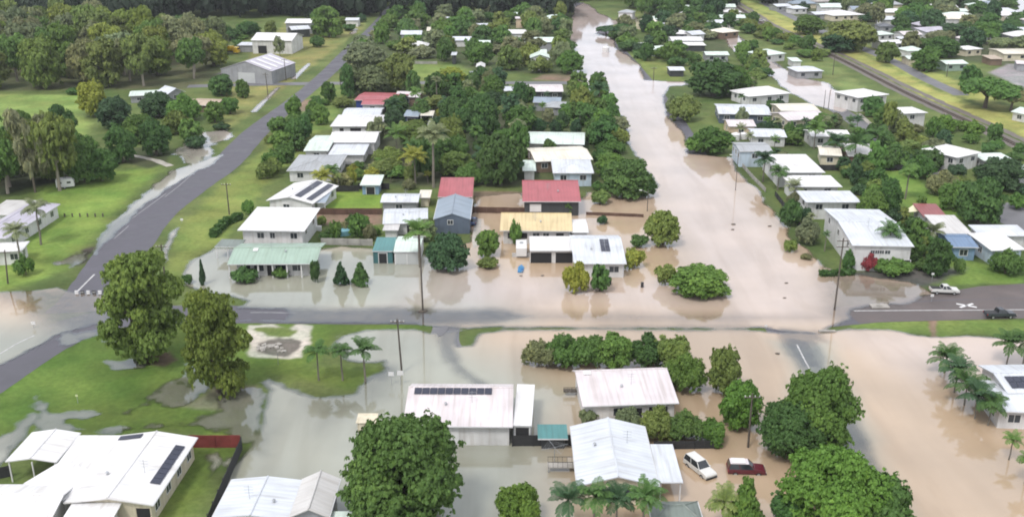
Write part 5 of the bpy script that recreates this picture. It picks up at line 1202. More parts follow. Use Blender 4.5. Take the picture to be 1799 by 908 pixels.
for a in [(560,606,668,44,'d','slender palm on the green verge, the one closest to the sandy pit'), (602,606,668,42,'d','middle slender palm of the three on the green verge'), (642,602,672,52,'d','fullest palm of the three, with its foot in shallow water'),
  (1660,612,655,56,'d','palm furthest back in the line of leaning palms'), (1676,634,690,56,'k','second palm in the line of leaning palms'), (1694,658,712,60,'d','third palm in the line of leaning palms'), (1712,680,736,62,'k','fourth palm in the line, touching the white roof'), (1735,695,748,54,'d','last palm of the line, at the white house wall'),
  (1768,588,640,54,'d','palm behind the solar roof at the picture edge'), (1797,586,640,50,'d','palm cut by the picture edge behind the solar roof'),
  (1772,764,808,34,'m','lone small palm standing in brown floodwater'), (1800,795,850,40,'m','small palm cut by the edge in brown floodwater'),
  (998,862,945,66,'k','first palm in the bottom row before the cream wall'), (1042,856,945,68,'d','second palm in the bottom row before the cream wall'), (1082,866,945,64,'k','third palm in the bottom row before the cream wall'), (1128,860,945,66,'d','last palm in the bottom row, beside the dark green hip roof'), (1268,868,935,60,'o','olive palm at the bottom beside the lime pointed tree'),
  (730,264,325,44,'y','bright yellow-green palm among dark garden trees'), (762,225,330,50,'g','tall grey-green palm behind the bright yellow-green one'), (697,225,270,40,'m','palm behind the dark garden shrubs near the white roofs'),
  (1052,148,195,32,'k','dark palm against the flooded street bank'), (738,392,470,50,'m','palm beside the pole in front of the twin door garage'),
  (1558,395,462,42,'d','palm standing over the front roof of the corner house'), (1538,225,270,40,'d','palm before the palm covered cream roof'), (1500,240,290,44,'d','second dark palm by the cream roof'), (1465,238,280,40,'k','darkest palm by the cream roof'), (1430,215,262,36,'m','palm beside the white roof behind the hedge'),
  (1340,268,320,40,'k','dark palm beside the grey roofed pale blue house'), (1366,292,335,34,'d','palm before the deepest white flat roof'), (1393,318,355,32,'g','grey palm before the middle white flat roof'), (1590,290,350,36,'m','palm at the mown yard edge'),
  (566,300,330,34,'y','yellowish short palm beside the solar gabled house'), (585,290,325,30,'m','short palm by the grey hip roof garden'), (1635,395,440,40,'g','palm beside the patched blue roof'), (38,395,470,40,'g','thin palm on the lawn before the small white building'), (72,355,430,44,'g','palm against the pale grey roofed long house')]:
    palm(*a)
NFIX = len(PLANTS)
# clumps filled tree by tree
WOOD = 'trees of the gum woodland behind the mown field'
fill([(-90,158),(0,160),(120,162),(225,152),(300,150),(388,128),(395,98),(330,92),(235,85),(205,60),(235,30),(-90,22)], 13.0, ['gum','gum','dome','tall'], 'ooggguogm', (14, 20), (6.5, 9.5), 1, WOOD, 'HUE gum in the crowded woodland behind the mown field', avoid=True, ymax=520)
fill([(-140,340),(60,335),(120,312),(150,300),(150,262),(60,262),(-140,262)], 8.0, ['gum','tall','dome'], 'omdd', (9, 14), (4, 5.5), 2, 'trees of the dark thicket by the long white house', 'HUE tree in the dark thicket behind the pale grey roofed long house')
fill([(560,14),(700,24),(1000,22),(1000,14)], 12, ['dome','gum'], 'dkm', (14, 17), (6, 8), 3, 'trees along the far forest edge', 'HUE tree along the edge of the far forest', ymax=600)
JG = 'trees of the dense block behind the mown lot'
fill([(615,112),(660,62),(700,28),(1000,24),(1004,130),(940,128),(870,122),(820,108),(730,110),(700,98)], 12.2, ['dome','dome','shrub','tall'], 'dmmmggo', (6.5, 11), (4, 6.3), 4, JG, 'HUE tree in the dense block between the road and the flooded street')
JY = 'trees of the garden jungle between the house rows'
fill([(672,200),(700,180),(750,165),(860,152),(912,160),(918,250),(915,322),(850,340),(700,325),(660,300),(650,240)], 7.2, ['dome','dome','tall','shrub','palm'], 'ddmmkog', (6, 10), (3, 5), 5, JY, 'HUE tree in the garden jungle between the two house rows')
fill([(915,300),(960,300),(960,270),(915,270)], 4, ['shrub'], 'mdo', (4, 6), (1.6, 2.6), 6)
fill([(480,245),(505,215),(560,170),(590,165),(570,235),(530,265),(500,300),(470,322),(462,290)], 5.5, ['dome','shrub'], 'mmdo', (4, 7), (2.2, 3.2), 7, limit=15)
fill([(575,335),(590,300),(640,285),(760,300),(760,335),(680,332),(672,338)], 4.2, ['shrub','shrub','dome','palm'], 'mdyon', (3, 5), (1.5, 2.4), 8, limit=30)
fill([(560,395),(665,395),(665,415),(560,412)], 4.0, ['shrub'], 'mdyon', (3, 5), (1.2, 2.0), 9, limit=14)
fill([(1010,158),(1060,162),(1072,205),(1095,245),(1105,270),(1050,275),(1035,225),(1010,200)], 5.8, ['dome','shrub','tall'], 'dmdo', (5, 8), (2.6, 4), 10, limit=26)
fill([(1110,85),(1150,92),(1215,100),(1240,112),(1180,118),(1130,108)], 8, ['dome','shrub'], 'dmdk', (6, 9), (3.5, 5), 11, limit=20)
fill([(1060,60),(1150,50),(1180,34),(1270,40),(1285,66),(1240,70),(1140,98),(1100,88)], 9, ['dome','shrub','gum'], 'dmdkg', (7, 10), (4, 5.5), 12, limit=36)
fill([(1110,4),(1275,2),(1262,38),(1180,34),(1125,34)], 12, ['dome','gum'], 'kddm', (10, 15), (6, 8), 13, limit=30)
fill([(1282,28),(1310,36),(1380,68),(1450,100),(1440,112),(1380,88),(1320,66)], 8, ['dome','shrub'], 'mdo', (4, 7), (3, 4.5), 14, limit=24)
fill([(1330,98),(1300,92),(1300,120),(1330,140),(1350,132)], 7, ['dome','shrub','cone'], 'dmo', (4, 7), (2.5, 4), 15, limit=10)
fill([(1330,2),(1460,2),(1590,0),(1740,4),(1799,30),(1860,60),(1860,110),(1740,102),(1640,80),(1600,98),(1560,60),(1470,24),(1400,24)], 13, ['dome','dome','gum','shrub'], 'ddkmg', (7, 12), (4.5, 7.5), 16, limit=70)
fill([(1290,160),(1320,150),(1350,180),(1440,215),(1500,230),(1530,248),(1490,262),(1400,262),(1290,268),(1300,215)], 6.0, ['shrub','dome','palm'], 'dmkg', (4, 6.5), (2, 3), 17, limit=46)
fill([(1440,265),(1590,300),(1600,285),(1560,268),(1500,262)], 5, ['shrub','dome'], 'dmk', (3, 5), (1.8, 2.8), 18, limit=20)
fill([(1500,295),(1525,298),(1560,370),(1600,395),(1560,400),(1520,350),(1480,300)], 4.6, ['shrub','dome','tall'], 'dmko', (4, 7), (2, 3.2), 19, limit=24)
fill([(1340,275),(1360,275),(1440,400),(1480,470),(1440,440),(1380,370)], 4.2, ['shrub','dome','palm'], 'dmgk', (3, 5), (1.5, 2.4), 20, limit=26)
fill([(1610,410),(1640,420),(1680,440),(1690,470),(1620,488),(1600,470)], 4.0, ['shrub','tall'], 'dmo', (3, 5.5), (1.4, 2.4), 21, limit=14)
fill([(1530,190),(1660,248),(1680,290),(1720,300),(1760,345),(1700,350),(1620,290),(1560,245)], 6.2, ['shrub','dome'], 'dmgko', (3.5, 7), (2.2, 3.6), 22, limit=40)
fill([(1640,225),(1700,225),(1799,268),(1799,290),(1730,268),(1700,250)], 6.5, ['shrub','dome'], 'mdb', (3.5, 6), (2.2, 3.4), 23, limit=22)
fill([(225,60),(385,90),(500,60),(560,40),(640,44),(600,62),(420,60),(300,44)], 14, ['dome','shrub'], 'mdo', (4, 8), (3, 5), 24, limit=18)
fill([(1765,310),(1860,330),(1860,360),(1790,350)], 6, ['dome','shrub'], 'mdk', (4, 6), (2.5, 3.5), 25, limit=10)
fill([(1330,222),(1400,215),(1500,232),(1560,258),(1600,292),(1560,300),(1440,262),(1360,262)], 4.6, ['shrub','dome','palm'], 'dkdm', (3.5, 6), (1.8, 2.8), 31, limit=40)
fill([(1450,270),(1530,300),(1560,390),(1540,400),(1516,360),(1480,300)], 4.4, ['shrub','dome'], 'dkm', (3.5, 6), (1.8, 2.8), 32, limit=24)
fill([(1560,385),(1640,375),(1650,440),(1630,450),(1600,410)], 4.2, ['shrub','tall'], 'dmo', (3, 5), (1.5, 2.3), 33, limit=14)
fill([(930,270),(1060,270),(1110,330),(1050,335),(1040,300),(930,325),(915,300)], 4.2, ['shrub','dome'], 'dmg', (3, 5), (1.5, 2.4), 34, limit=16)
fill([(905,165),(1005,195),(1030,235),(1025,250),(915,235)], 4.8, ['shrub','dome','palm'], 'dmkg', (3.5, 6), (1.8, 2.8), 35, limit=26)
# the far forest beyond: reads as one mass
def forest():
    base, _, _ = proto('dome', 'far', 0); g_, _, _ = proto('gum', 'far', 0); src = []
    for me in (base, g_):
        V = np.zeros(len(me.vertices)*3, np.float32); me.vertices.foreach_get('co', V); T = np.zeros(len(me.loops), np.int32); me.loops.foreach_get('vertex_index', T)
        v = np.zeros(len(me.polygons), np.float32); me.attributes['v'].data.foreach_get('value', v); src.append((V.reshape(-1, 3), T.reshape(-1, 3), v))
    r = np.random.default_rng(5); VV, TT, vv, o = [], [], [], 0
    def patch(x0, x1, y0, y1, sp):
        nonlocal o
        for x in np.arange(x0, x1, sp):
            for y in np.arange(y0, y1, sp):
                xx = x+r.uniform(-sp, sp)*.4; yy = y+r.uniform(-sp, sp)*.4; px, py = to_px(xx, yy)
                if 995 < px < 1135 and py > 2: continue
                if 1290 < px < 1330 and py > -12: continue
                if px > 1738-(20-py) and py > -22: continue
                if abs(px-690) < 14 and py > 8: continue
                V, T, v = src[int(r.integers(2))]; a = r.uniform(0, 6.28); R = r.uniform(6, 9); H_ = r.uniform(12, 19); c, s = math.cos(a)*R, math.sin(a)*R
                VV.append(np.c_[V[:, 0]*c-V[:, 1]*s+xx, V[:, 0]*s+V[:, 1]*c+yy, V[:, 2]*H_]); TT.append(T+o); o += len(V); vv.append(np.clip(v*.8+r.uniform(-.2, .1), 0, 1))
    patch(-330, 40, 590, 720, 11.5); patch(40, 420, 655, 760, 12.5)
    patch(-330, -195, 520, 590, 13)
    me = np_mesh('forest', np.concatenate(VV), np.concatenate(TT), [M_leaf], {'v': ('FLOAT', 'FACE', np.concatenate(vv))})
    f = link(bpy.data.objects.new('forest', me)); f.color = (.026, .046, .026, 1); tag(f, 'dark forest closing off the far end of the town', 'forest', kind='stuff')
forest()
# clipped hedges
def hedge(pts, wd, h, label, hue='d'):
    xy = Gv([p[0] for p in pts], [p[1] for p in pts]); r = np.random.default_rng(len(HEDGES)+3); P = []
    for a, b in zip(xy[:-1], xy[1:]):
        L_ = np.linalg.norm(b-a); d = (b-a)/L_; n_ = np.array([-d[1], d[0]]); m = int(L_*110)
        t = r.uniform(0, L_, m); s = r.uniform(-1, 1, m)*wd/2; z = h*(.9+.12*np.sin(t*2.1))*np.where(np.abs(s) > wd*.38, r.uniform(0, 1, m), r.uniform(.82, 1.05, m))
        P.append(np.c_[a+d*t[:, None]+n_*s[:, None], z])
    P = np.concatenate(P); n = len(P); nn = r.normal(size=(n, 3))+[0, 0, .8]; nn /= np.linalg.norm(nn, axis=1)[:, None]; u = np.cross(nn, r.normal(size=(n, 3))); u /= np.linalg.norm(u, axis=1)[:, None]; v = np.cross(nn, u)
    o_ = P.mean(0)*[1, 1, 0]; s = r.uniform(.12, .3, n)[:, None]; V = np.stack([P-u*s-v*s, P+u*s-v*s, P+u*s+v*s, P-u*s+v*s], 1).reshape(-1, 3)-o_
    me = np_mesh('hedge', V, np.arange(n*4).reshape(n, 4), [M_leaf], {'v': ('FLOAT', 'FACE', r.uniform(.2, .7, n))}); o = link(bpy.data.objects.new('hedge', me)); o.location = o_; c = HUE[hue][0]; o.color = (*c, 1)
    core = MB()
    for a, b in zip(xy[:-1], xy[1:]):
        L_ = float(np.linalg.norm(b-a)); core.box(0, L_, -wd*.36, wd*.36, 0, h*.82, 0, Matrix.Translation((a[0]-o_[0], a[1]-o_[1], 0)) @ Matrix.Rotation(math.atan2(b[1]-a[1], b[0]-a[0]), 4, 'Z'))
    c2 = core.build('hedge_branches', M_leaf, o); c2.color = o.color
    tag(o, label, 'hedge'); HEDGES.append(o)
HEDGES = []
hedge([(374,418),(396,396),(424,384)], 1.6, 1.6, 'long dark clipped hedge along the verge beside the bright white flat roof')
hedge([(1440,485),(1500,482)], 1.4, 1.0, 'low dark hedge in water beside the corner pole')

# ------------------------------------------------------------------ fences
def fence(pts, h, col, label, z0=0.0, post=2.4, cat='fence'):
    xy = Gv([p[0] for p in pts], [p[1] for p in pts]); c = xy.mean(0); root = empty('fence', (c[0], c[1], 0)); mb = MB(); pb = MB(); np_ = 0
    total = sum(np.linalg.norm(b-a) for a, b in zip(xy[:-1], xy[1:])); posts = []
    for a, b in zip(xy[:-1], xy[1:]):
        L_ = float(np.linalg.norm(b-a)); M = Matrix.Translation((a[0]-c[0], a[1]-c[1], 0)) @ Matrix.Rotation(math.atan2(b[1]-a[1], b[0]-a[0]), 4, 'Z')
        n = max(1, int(L_/1.2))
        for i in range(n):
            hh = h+random.uniform(-.03, .03); mb.box(L_*i/n+.01, L_*(i+1)/n-.01, -.025, .025, z0+.03, z0+hh, 0, M)
        mb.box(0, L_, -.06, -.03, z0+.35, z0+.43, 0, M); mb.box(0, L_, -.06, -.03, z0+h-.4, z0+h-.32, 0, M)
        k = max(1, min(24, int(L_/post)))
        for i in range(k+1): posts.append((L_*i/k, M))
    mb.build('fence_panel', M_fence[col], root)
    for x, M in posts[:60]:
        p = MB(); p.box(x-.05, x+.05, -.16, -.065, 0, z0+h+.05, 0, M); p.build('post', M_fence[col], root)
    tag(root, label, cat); return root
fence([(334,786),(424,786)], 1.9, 'red', 'rusty red paling fence across the back of the solar strip house yard')
fence([(426,788),(368,925)], 1.8, 'dark', 'dark fence running towards the viewer beside the stained white roof')
fence([(900,784),(1010,783)], 1.7, 'dark', 'dark fence between the long white shed and the cream walled house')
fence([(1148,790),(1255,788)], 1.3, 'dark', 'dark fence behind the two flooded four-wheel drives')
fence([(545,377),(672,377)], 1.5, 'brown', 'brown fence along the front of the bright mown lawn')
fence([(560,338),(630,336)], 1.5, 'dark', 'dark fence at the back of the bright mown lawn')
fence([(630,333),(684,333)], 1.6, 'dark', 'black fence in front of the mint and blue lean-to')
fence([(826,374),(922,376)], 1.5, 'brown', 'brown fence between the slate walled shed and the sandy yellow roof')
fence([(1030,378),(1130,382)], .8, 'brown', 'low drowned brown fence beside the sandy yellow roofed house')
fence([(565,430),(655,432)], 1.5, 'light', 'pale fence between the green house and the teal shed')
fence([(1430,300),(1590,300)], 1.6, 'dark', 'black fence across the top of the bright mown yard')
fence([(1294,282),(1318,310),(1345,338)], 1.1, 'light', 'pale wall stepping down to the flooded street')
fence([(1362,345),(1388,380),(1420,420)], 1.3, 'dark', 'dark fence along the flooded street bank below the white flat roofs')
fence([(900,452),(930,452)], 1.0, 'white', 'short white fence panel beside the caravan')
fence([(700,113),(768,113)], 1.2, 'light', 'pale low fence at the back of the mown lot')
fence([(-20,845),(22,836)], 1.6, 'dark', 'dark fence under the open carport at the left edge')
# row of lawn posts
for i, x in enumerate(np.linspace(114, 181, 6)):
    b = G(x, 381); mb = MB(); mb.box(-.12, .12, -.12, .12, 0, .75); mb.box(-.14, .14, -.14, .14, .75, .82); o = mb.build('bollard', M_wood); o.location = b; tag(o, 'short dark timber post in the row across the mown lawn', 'bollard', 'timber posts in a row on the mown lawn')
# ------------------------------------------------------------------ utility poles
def pole(x, ybase, ytop, label, xt=None, arms=1, lamp=False, r=.14):
    b = G(x, ybase); s = scale_at(ybase); h = (ybase-ytop)/(s*math.cos(PITCH+math.atan((ybase-454)/FPX)))*.97; root = empty('utility_pole', b)
    lean = 0
    if xt is not None:
        px, _ = to_px(b.x, b.y, h); lean = max(-.09, min(.09, (xt-px)/s/h))
    tx = lean*h
    m = MB(); m.tube((0, 0, 0), (tx, 0, h), r*1.15, r*.75, 10); m.build('shaft', M_wood, root)
    for k in range(arms):
        z = h-.45-k*1.1; xc = lean*z; m = MB(); m.box(xc-1.1, xc+1.1, -.20, -.10, z-.07, z+.07); arm = m.build('crossarm', M_wood, root)
        for q in (-.95, -.35, .35, .95): m = MB(); m.tube((xc+q, -.15, z+.07), (xc+q, -.15, z+.28), .06, .045, 6); m.build('insulator', M_trim, arm)
    if lamp:
        m = MB(); m.tube((tx, 0, h-.8), (tx-1.6, -.3, h-.1), .05, .04, 6); a = m.build('lamp_arm', M_metal, root); m = MB(); m.box(tx-2.1, tx-1.5, -.42, -.18, h-.16, h-.02); m.build('lamp_head', M_trim, a)
    tag(root, label, 'utility pole' if not lamp else 'street light'); 
    if lamp: root.name = 'street_light'
pole(743,548,412,'tall grey pole standing in shallow water beside the main road', xt=737)
pole(706,655,560,'dark pole on the road verge opposite the tall grey pole', xt=698, arms=1)
pole(1466,545,418,'tallest dark pole at the flooded street corner', xt=1482, arms=2)
pole(1314,786,692,'dark pole beside the maroon four-wheel drive', xt=1322)
pole(403,377,320,'thin pole on the grass verge beside the bright white flat roof', xt=397)
pole(14,498,438,'dark pole on the mown lawn at the photo edge', xt=8)
pole(289,482,428,'pole between the big olive gum and the pale drain strip', xt=283)
pole(503,142,103,'pole at the front corner of the striped roof shed', xt=499)
pole(471,168,128,'pole beside the road drain near the striped roof shed', xt=466)
pole(1137,372,332,'white lamp post beside the flooded crooked tree', lamp=True, arms=0, r=.09)
pole(1292,335,270,'lamp pole in the flooded street by the grey roofed house', lamp=True, arms=0, r=.08)
pole(1463,132,94,'pole on the grass between the railway and the pale hip roof')
pole(1447,192,158,'first of two thin poles in the second flooded street', arms=0, r=.1)
pole(1455,192,158,'second of two thin poles in the second flooded street', arms=0, r=.1)
pole(1148,142,118,'pole on the green bank of the flooded street')
pole(1663,135,112,'pole beside the mint box building road')
pole(567,14,-8,'pale pole rising before the far forest', arms=0)
pole(598,150,128,'short dark pole at the cross street corner', arms=0)
pole(557,195,172,'dark pole by the parked white car on the verge', arms=0)
pole(1730,40,20,'pale pole in front of the far dark wood', arms=0)
# ------------------------------------------------------------------ vehicles
def wheel(root, x, y, r, wz=.0):
    m = MB(); m.tube((x, y-.11, r+wz), (x, y+.11, r+wz), r, n=16); t = None
    wroot = m.build('wheel', M_tyre, root); m2 = MB(); s = -1 if y < 0 else 1; m2.tube((x, y+s*.112, r+wz), (x, y+s*.125, r+wz), r*.6, n=12); m2.build('rim', M_rim, wroot)
def car(px, py, heading, col, kind, label, cat, sink=0.0, roofcol=None, name=None):
    b = G(px, py); root = empty(name or {'ute': 'pickup_truck'}.get(kind, 'parked_car'), (b.x, b.y, -sink), math.radians(heading)); P = paint(col); PR = paint(roofcol) if roofcol else P
    if kind == 'suv': L_, W_, H_ = 4.8, 1.85, 1.8; body = [(-2.4,.45),(-2.4,1.0),(-2.3,1.12),(1.05,1.12),(2.2,1.02),(2.4,.85),(2.4,.45)]; cab = [(-2.32,1.11),(-2.15,1.78),(.25,1.8),(.95,1.11)]
    elif kind == 'ute': L_, W_, H_ = 5.1, 1.8, 1.6; body = [(-2.55,.5),(-2.55,1.05),(-.55,1.08),(1.1,1.08),(2.4,.98),(2.55,.8),(2.55,.45)]; cab = [(-.6,1.07),(-.45,1.62),(.55,1.64),(1.2,1.07)]
    elif kind == 'tray': L_, W_, H_ = 5.2, 1.8, 1.7; body = [(-.7,.45),(-.7,1.1),(1.2,1.1),(2.4,1.0),(2.6,.8),(2.6,.42)]; cab = [(-.68,1.09),(-.6,1.7),(.5,1.72),(1.25,1.09)]
    else: L_, W_, H_ = 4.5, 1.75, 1.45; body = [(-2.25,.35),(-2.25,.85),(-1.6,.95),(1.0,.93),(2.1,.8),(2.25,.6),(2.25,.35)]; cab = [(-1.75,.94),(-1.1,1.42),(.3,1.44),(1.1,.93)]
    def tapered(mb, prof, w0, w1, z0, z1):
        n = len(prof); f = lambda z: w0+(w1-w0)*max(0, min(1, (z-z0)/(z1-z0)))
        mb.add([(x, -f(z)/2, z) for x, z in prof]+[(x, f(z)/2, z) for x, z in prof], [tuple(range(n)), tuple(range(2*n-1, n-1, -1))]+[(k, k+n, (k+1) % n+n, (k+1) % n) for k in range(n)])
    m = MB(); tapered(m, body[::-1], W_*.97, W_*.94, .4, 1.1); bo = m.build('body', P, root)
    bv = bo.modifiers.new('b', 'BEVEL'); bv.width = .07; bv.segments = 2
    m = MB(); tapered(m, cab[::-1], W_*.93, W_*.74, cab[0][1], cab[1][1]); gb = m.build('windows', M_carglass, root)
    m = MB(); zt = cab[1][1]; m.box(cab[1][0]+.05, cab[2][0]-.02, -W_*.365, W_*.365, zt-.01, zt+.06); ro = m.build('roof', PR, root); bv = ro.modifiers.new('b', 'BEVEL'); bv.width = .025; bv.segments = 2
    for s in (-1, 1):     # pillars
        for i, (x0, x1) in enumerate(((cab[0][0], cab[1][0]), (cab[3][0], cab[2][0]), ((cab[0][0]+cab[3][0])/2-.1, (cab[1][0]+cab[2][0])/2-.1))):
            pm = MB(); pm.tube((x0, s*W_*.463, cab[0][1]), (x1, s*W_*.366, zt), .045, n=5); pm.build('pillar', P, root)
    r = .36 if kind in ('suv', 'tray') else .33
    for x in (-L_*.30, L_*.31):
        for s in (-1, 1): wheel(root, x, s*(W_/2-.12), r)
    for s in (-1, 1):
        m = MB(); zf = body[-2][1]; m.box(L_/2-.06, L_/2+.012, s*W_*.38-.16, s*W_*.38+.16, zf-.16, zf-.02); m.build('headlight', M_lampglass, root)
        m = MB(); m.box(-L_/2-.012, -L_/2+.05, s*W_*.42-.09, s*W_*.42+.09, .75, .98) if kind != 'tray' else m.box(-2.62, -2.58, s*.7-.1, s*.7+.1, .6, .7); m.build('tail_light', M_tail, root)
        m = MB(); m.box(cab[3][0]-.25, cab[3][0]-.08, s*(W_/2+.02)-.08, s*(W_/2+.02)+.08, 1.0 if kind != 'sedan' else .85, 1.17 if kind != 'sedan' else 1.0); m.build('mirror', P, root)
    m = MB(); m.box(L_/2-.02, L_/2+.09, -W_*.46, W_*.46, .42, .62); m.build('bumper', M_plastic, root)
    if kind == 'ute': m = MB(); m.box(-2.45, -.68, -.72, .72, 1.05, 1.10); m.build('tray_cover', M_plastic, root)
    if kind == 'tray':
        m = MB(); m.box(-2.6, -.75, -.9, .9, .82, .92); m.box(-2.6, -.75, -.92, -.88, .92, 1.2); m.box(-2.6, -.75, .88, .92, .92, 1.2); m.box(-2.62, -2.58, -.9, .9, .92, 1.2); m.build('tray', M_metal, root)
        m = MB(); m.box(-2.55, -.7, -.4, .4, .45, .8); m.build('chassis', M_plastic, root)
    if kind == 'suv' and roofcol: m = MB(); m.box(-1.9, -.2, -.6, .6, zt+.1, zt+.16); m.build('roof_rack', M_trim, root)
    tag(root, label, cat); return root
car(1229,826,-62,(.62,.62,.60),'suv','white four-wheel drive angled in brown floodwater behind the cream walled house','four-wheel drive', .25)
car(1310,828,-3,(.10,.012,.022),'suv','maroon four-wheel drive with a white roof in brown floodwater','four-wheel drive', .30, roofcol=(.65,.6,.62))
car(1658,515,-4,(.60,.60,.58),'ute','white pickup driving on the brown road shoulder by the water edge','pickup')
car(1755,557,3,(.035,.04,.05),'ute','dark grey pickup on the main road beside the green verge','pickup')
car(831,392,88,(.05,.09,.20),'sedan','blue car parked beside the slate walled shed','car', .1)
car(565,181,-5,(.62,.62,.60),'sedan','white car parked on the bare verge beside the left road','car')
car(684,30,-4,(.6,.62,.66),'sedan','white car at the far end of the left road','car')
car(1337,38,0,(.6,.6,.6),'sedan','tiny white car on the strip beyond the railway curve','car')
def caravan(px, py, hd, label, L_=5.0, W_=2.2, H_=2.5, col='white'):
    b = G(px, py); root = empty('caravan', b, math.radians(hd)); m = MB()
    prof = [(-L_/2,.45),(-L_/2,H_-.25),(-L_/2+.25,H_),(L_/2-.5,H_),(L_/2,H_-.7),(L_/2,.45)]; m.prism(prof[::-1], -W_/2, W_/2); o = m.build('body', M_trim, root); bv = o.modifiers.new('b', 'BEVEL'); bv.width = .1; bv.segments = 3
    for s in (-1, 1):
        for x in (-1.2, .9): k = MB(); k.box(x-.45, x+.45, s*W_/2-.012, s*W_/2+.012, 1.35, 1.85); k.build('window', M_carglass, root)
    k = MB(); k.box(L_/2-.02, L_/2+.012, -.6, .6, 1.1, 1.5); k.build('window', M_carglass, root)
    k = MB(); k.box(-.35, .35, -.35, .35, H_, H_+.18); k.build('roof_hatch', M_metal, root)
    for s in (-1, 1): wheel(root, -.2, s*(W_/2-.15), .33)
    k = MB(); k.box(L_/2, L_/2+1.1, -.06, .06, .45, .55); k.build('tow_bar', M_plastic, root); tag(root, label, 'caravan')
caravan(916,447,90,'white caravan standing in shallow water beside the garage wing')
caravan(116,330,20,'white caravan half hidden at the thicket edge, the one closer to the long house', 4.2)
caravan(152,318,15,'white caravan half hidden at the thicket edge, under the dark tree', 4.2)
# yellow truck by the big shed
b = G(403, 94); root = empty('tanker_truck', b, math.radians(-12)); Y_ = paint((.65, .42, .03))
m = MB(); m.tube((-4.5, 0, 2.2), (2.2, 0, 2.2), 1.25, n=18); m.build('tank', Y_, root, smooth=False)
m = MB(); m.prism([(2.6,.6),(2.6,2.9),(4.2,2.9),(4.8,1.9),(4.8,.6)][::-1], -1.2, 1.2); cb = m.build('cab', Y_, root); m = MB(); m.box(4.3, 4.82, -1.0, 1.0, 1.9, 2.6); m.build('windscreen', M_carglass, cb)
m = MB(); m.box(-4.6, 4.4, -.9, .9, .6, .95); m.build('chassis', M_plastic, root)
for x in (-3.8, -2.6, 3.4):
    for s in (-1, 1): wheel(root, x, s*1.05, .5)
tag(root, 'yellow tanker truck parked beside the big striped roof shed', 'truck')
# ------------------------------------------------------------------ small things
def simple(name, px, py, label, cat, build, mats, rz=0.0, z=0.0, group=None):
    mb = MB(); build(mb); o = mb.build(name, mats); o.location = G(px, py)+Vector((0, 0, z)); o.rotation_euler = (0, 0, rz); tag(o, label, cat, group); return o
# road closed barriers across the left road mouth
for i, x in enumerate(np.linspace(135, 186, 6)):
    b = G(x, 516); root = empty('traffic_barrier', b, .05)
    m = MB(); m.prism([(-.4,0),(.4,0),(.22,.25),(.12,.9),(-.12,.9),(-.22,.25)], -.55, .55); m.v = [(y, x_, z_) for x_, y, z_ in m.v]; m.build('barrier_body', M_trim if i % 2 == 0 else M_plastic, root)
    m = MB(); m.box(-.5, .5, -.26, -.235, .45, .62); m.build('reflector', M_lampglass, root)
    root.scale = (.55, .55, .7)
    tag(root, ('white' if i % 2 == 0 else 'dark')+' barrier block in the row closing the left road mouth', 'barrier', ('white' if i % 2 == 0 else 'dark')+' barrier blocks closing the left road mouth')
# verge signs and boxes
def sign(px, py, h, label, col=(.7,.7,.7), w_=.7):
    b = G(px, py); root = empty('road_sign', b); m = MB(); m.tube((0, 0, 0), (0, 0, h), .04, n=6); m.build('post', M_metal, root); m = MB(); m.box(-w_/2, w_/2, -.06, -.03, h-w_*.8, h); m.build('sign_panel', mat('sign_face', col, rough=.4, var=.03), root); tag(root, label, 'sign')
sign(60,576,1.2,'small white marker sign in the flooded junction'); sign(137,708,1.4,'small pale marker post standing alone on the wet lawn', (.65,.7,.4), .35)
sign(1637,493,1.6,'white round-topped sign at the grass edge behind the white pickup', w_=.5); sign(1636,530,1.5,'white sign standing on the brown road shoulder', w_=.6)
sign(688,676,2.2,'pale sign with two boards in floodwater behind the long white shed', w_=.8); sign(704,676,2.4,'second pale sign in floodwater, closer to the dark pole', w_=.9)
sign(917,480,1.0,'small blue board floating in front of the garage wing', (.05,.2,.5), .5); sign(1345,578,.8,'tiny white sign on the drowned verge corner', w_=.4)
sign(320,392,1.1,'small white letterbox sign on the verge opposite the thin pole', w_=.6); sign(489,640,1.8,'thin marker post on the palm verge', (.1,.1,.1), .12)
def white_x(mb):
    for a in (.5, -.5): mb.box(-1.7, 1.7, -.22, .22, 0, .05, 0, Matrix.Rotation(a, 4, 'Z'))
o = simple('road_cross', 1698, 537, 'white painted board cross lying on the brown road shoulder', 'marker', white_x, M_trim, z=.03)
def slab(mb): mb.box(-1.6, 1.6, -.8, .8, 0, .25); mb.box(-.6, .4, -.3, .3, .25, .4)
simple('rubble_block', 1545, 539, 'pale yellowish flat block on the road edge by the shallow water', 'block', slab, M_conc, z=.03)
def culv(mb): mb.box(-1.4, 1.4, -.25, .25, 0, .3)
simple('culvert_headwall', 1453, 583, 'pale culvert headwall at the corner of the flooded side road', 'culvert', culv, M_conc)
def boat(mb):
    mb.sheet([(-1.7,-.5,.5),(.8,-.6,.5),(1.9,0,.6),(.8,.6,.5),(-1.7,.5,.5)], [(0,1,2,3,4)], .35); mb.box(-1.0, -.7, -.45, .45, .5, .58); mb.box(.1, .4, -.45, .45, .5, .58)
simple('dinghy', 915, 474, 'small bright blue dinghy floating in front of the caravan', 'boat', boat, mat('blue_hull', (.03, .20, .42), rough=.3), rz=1.5, z=-.15)
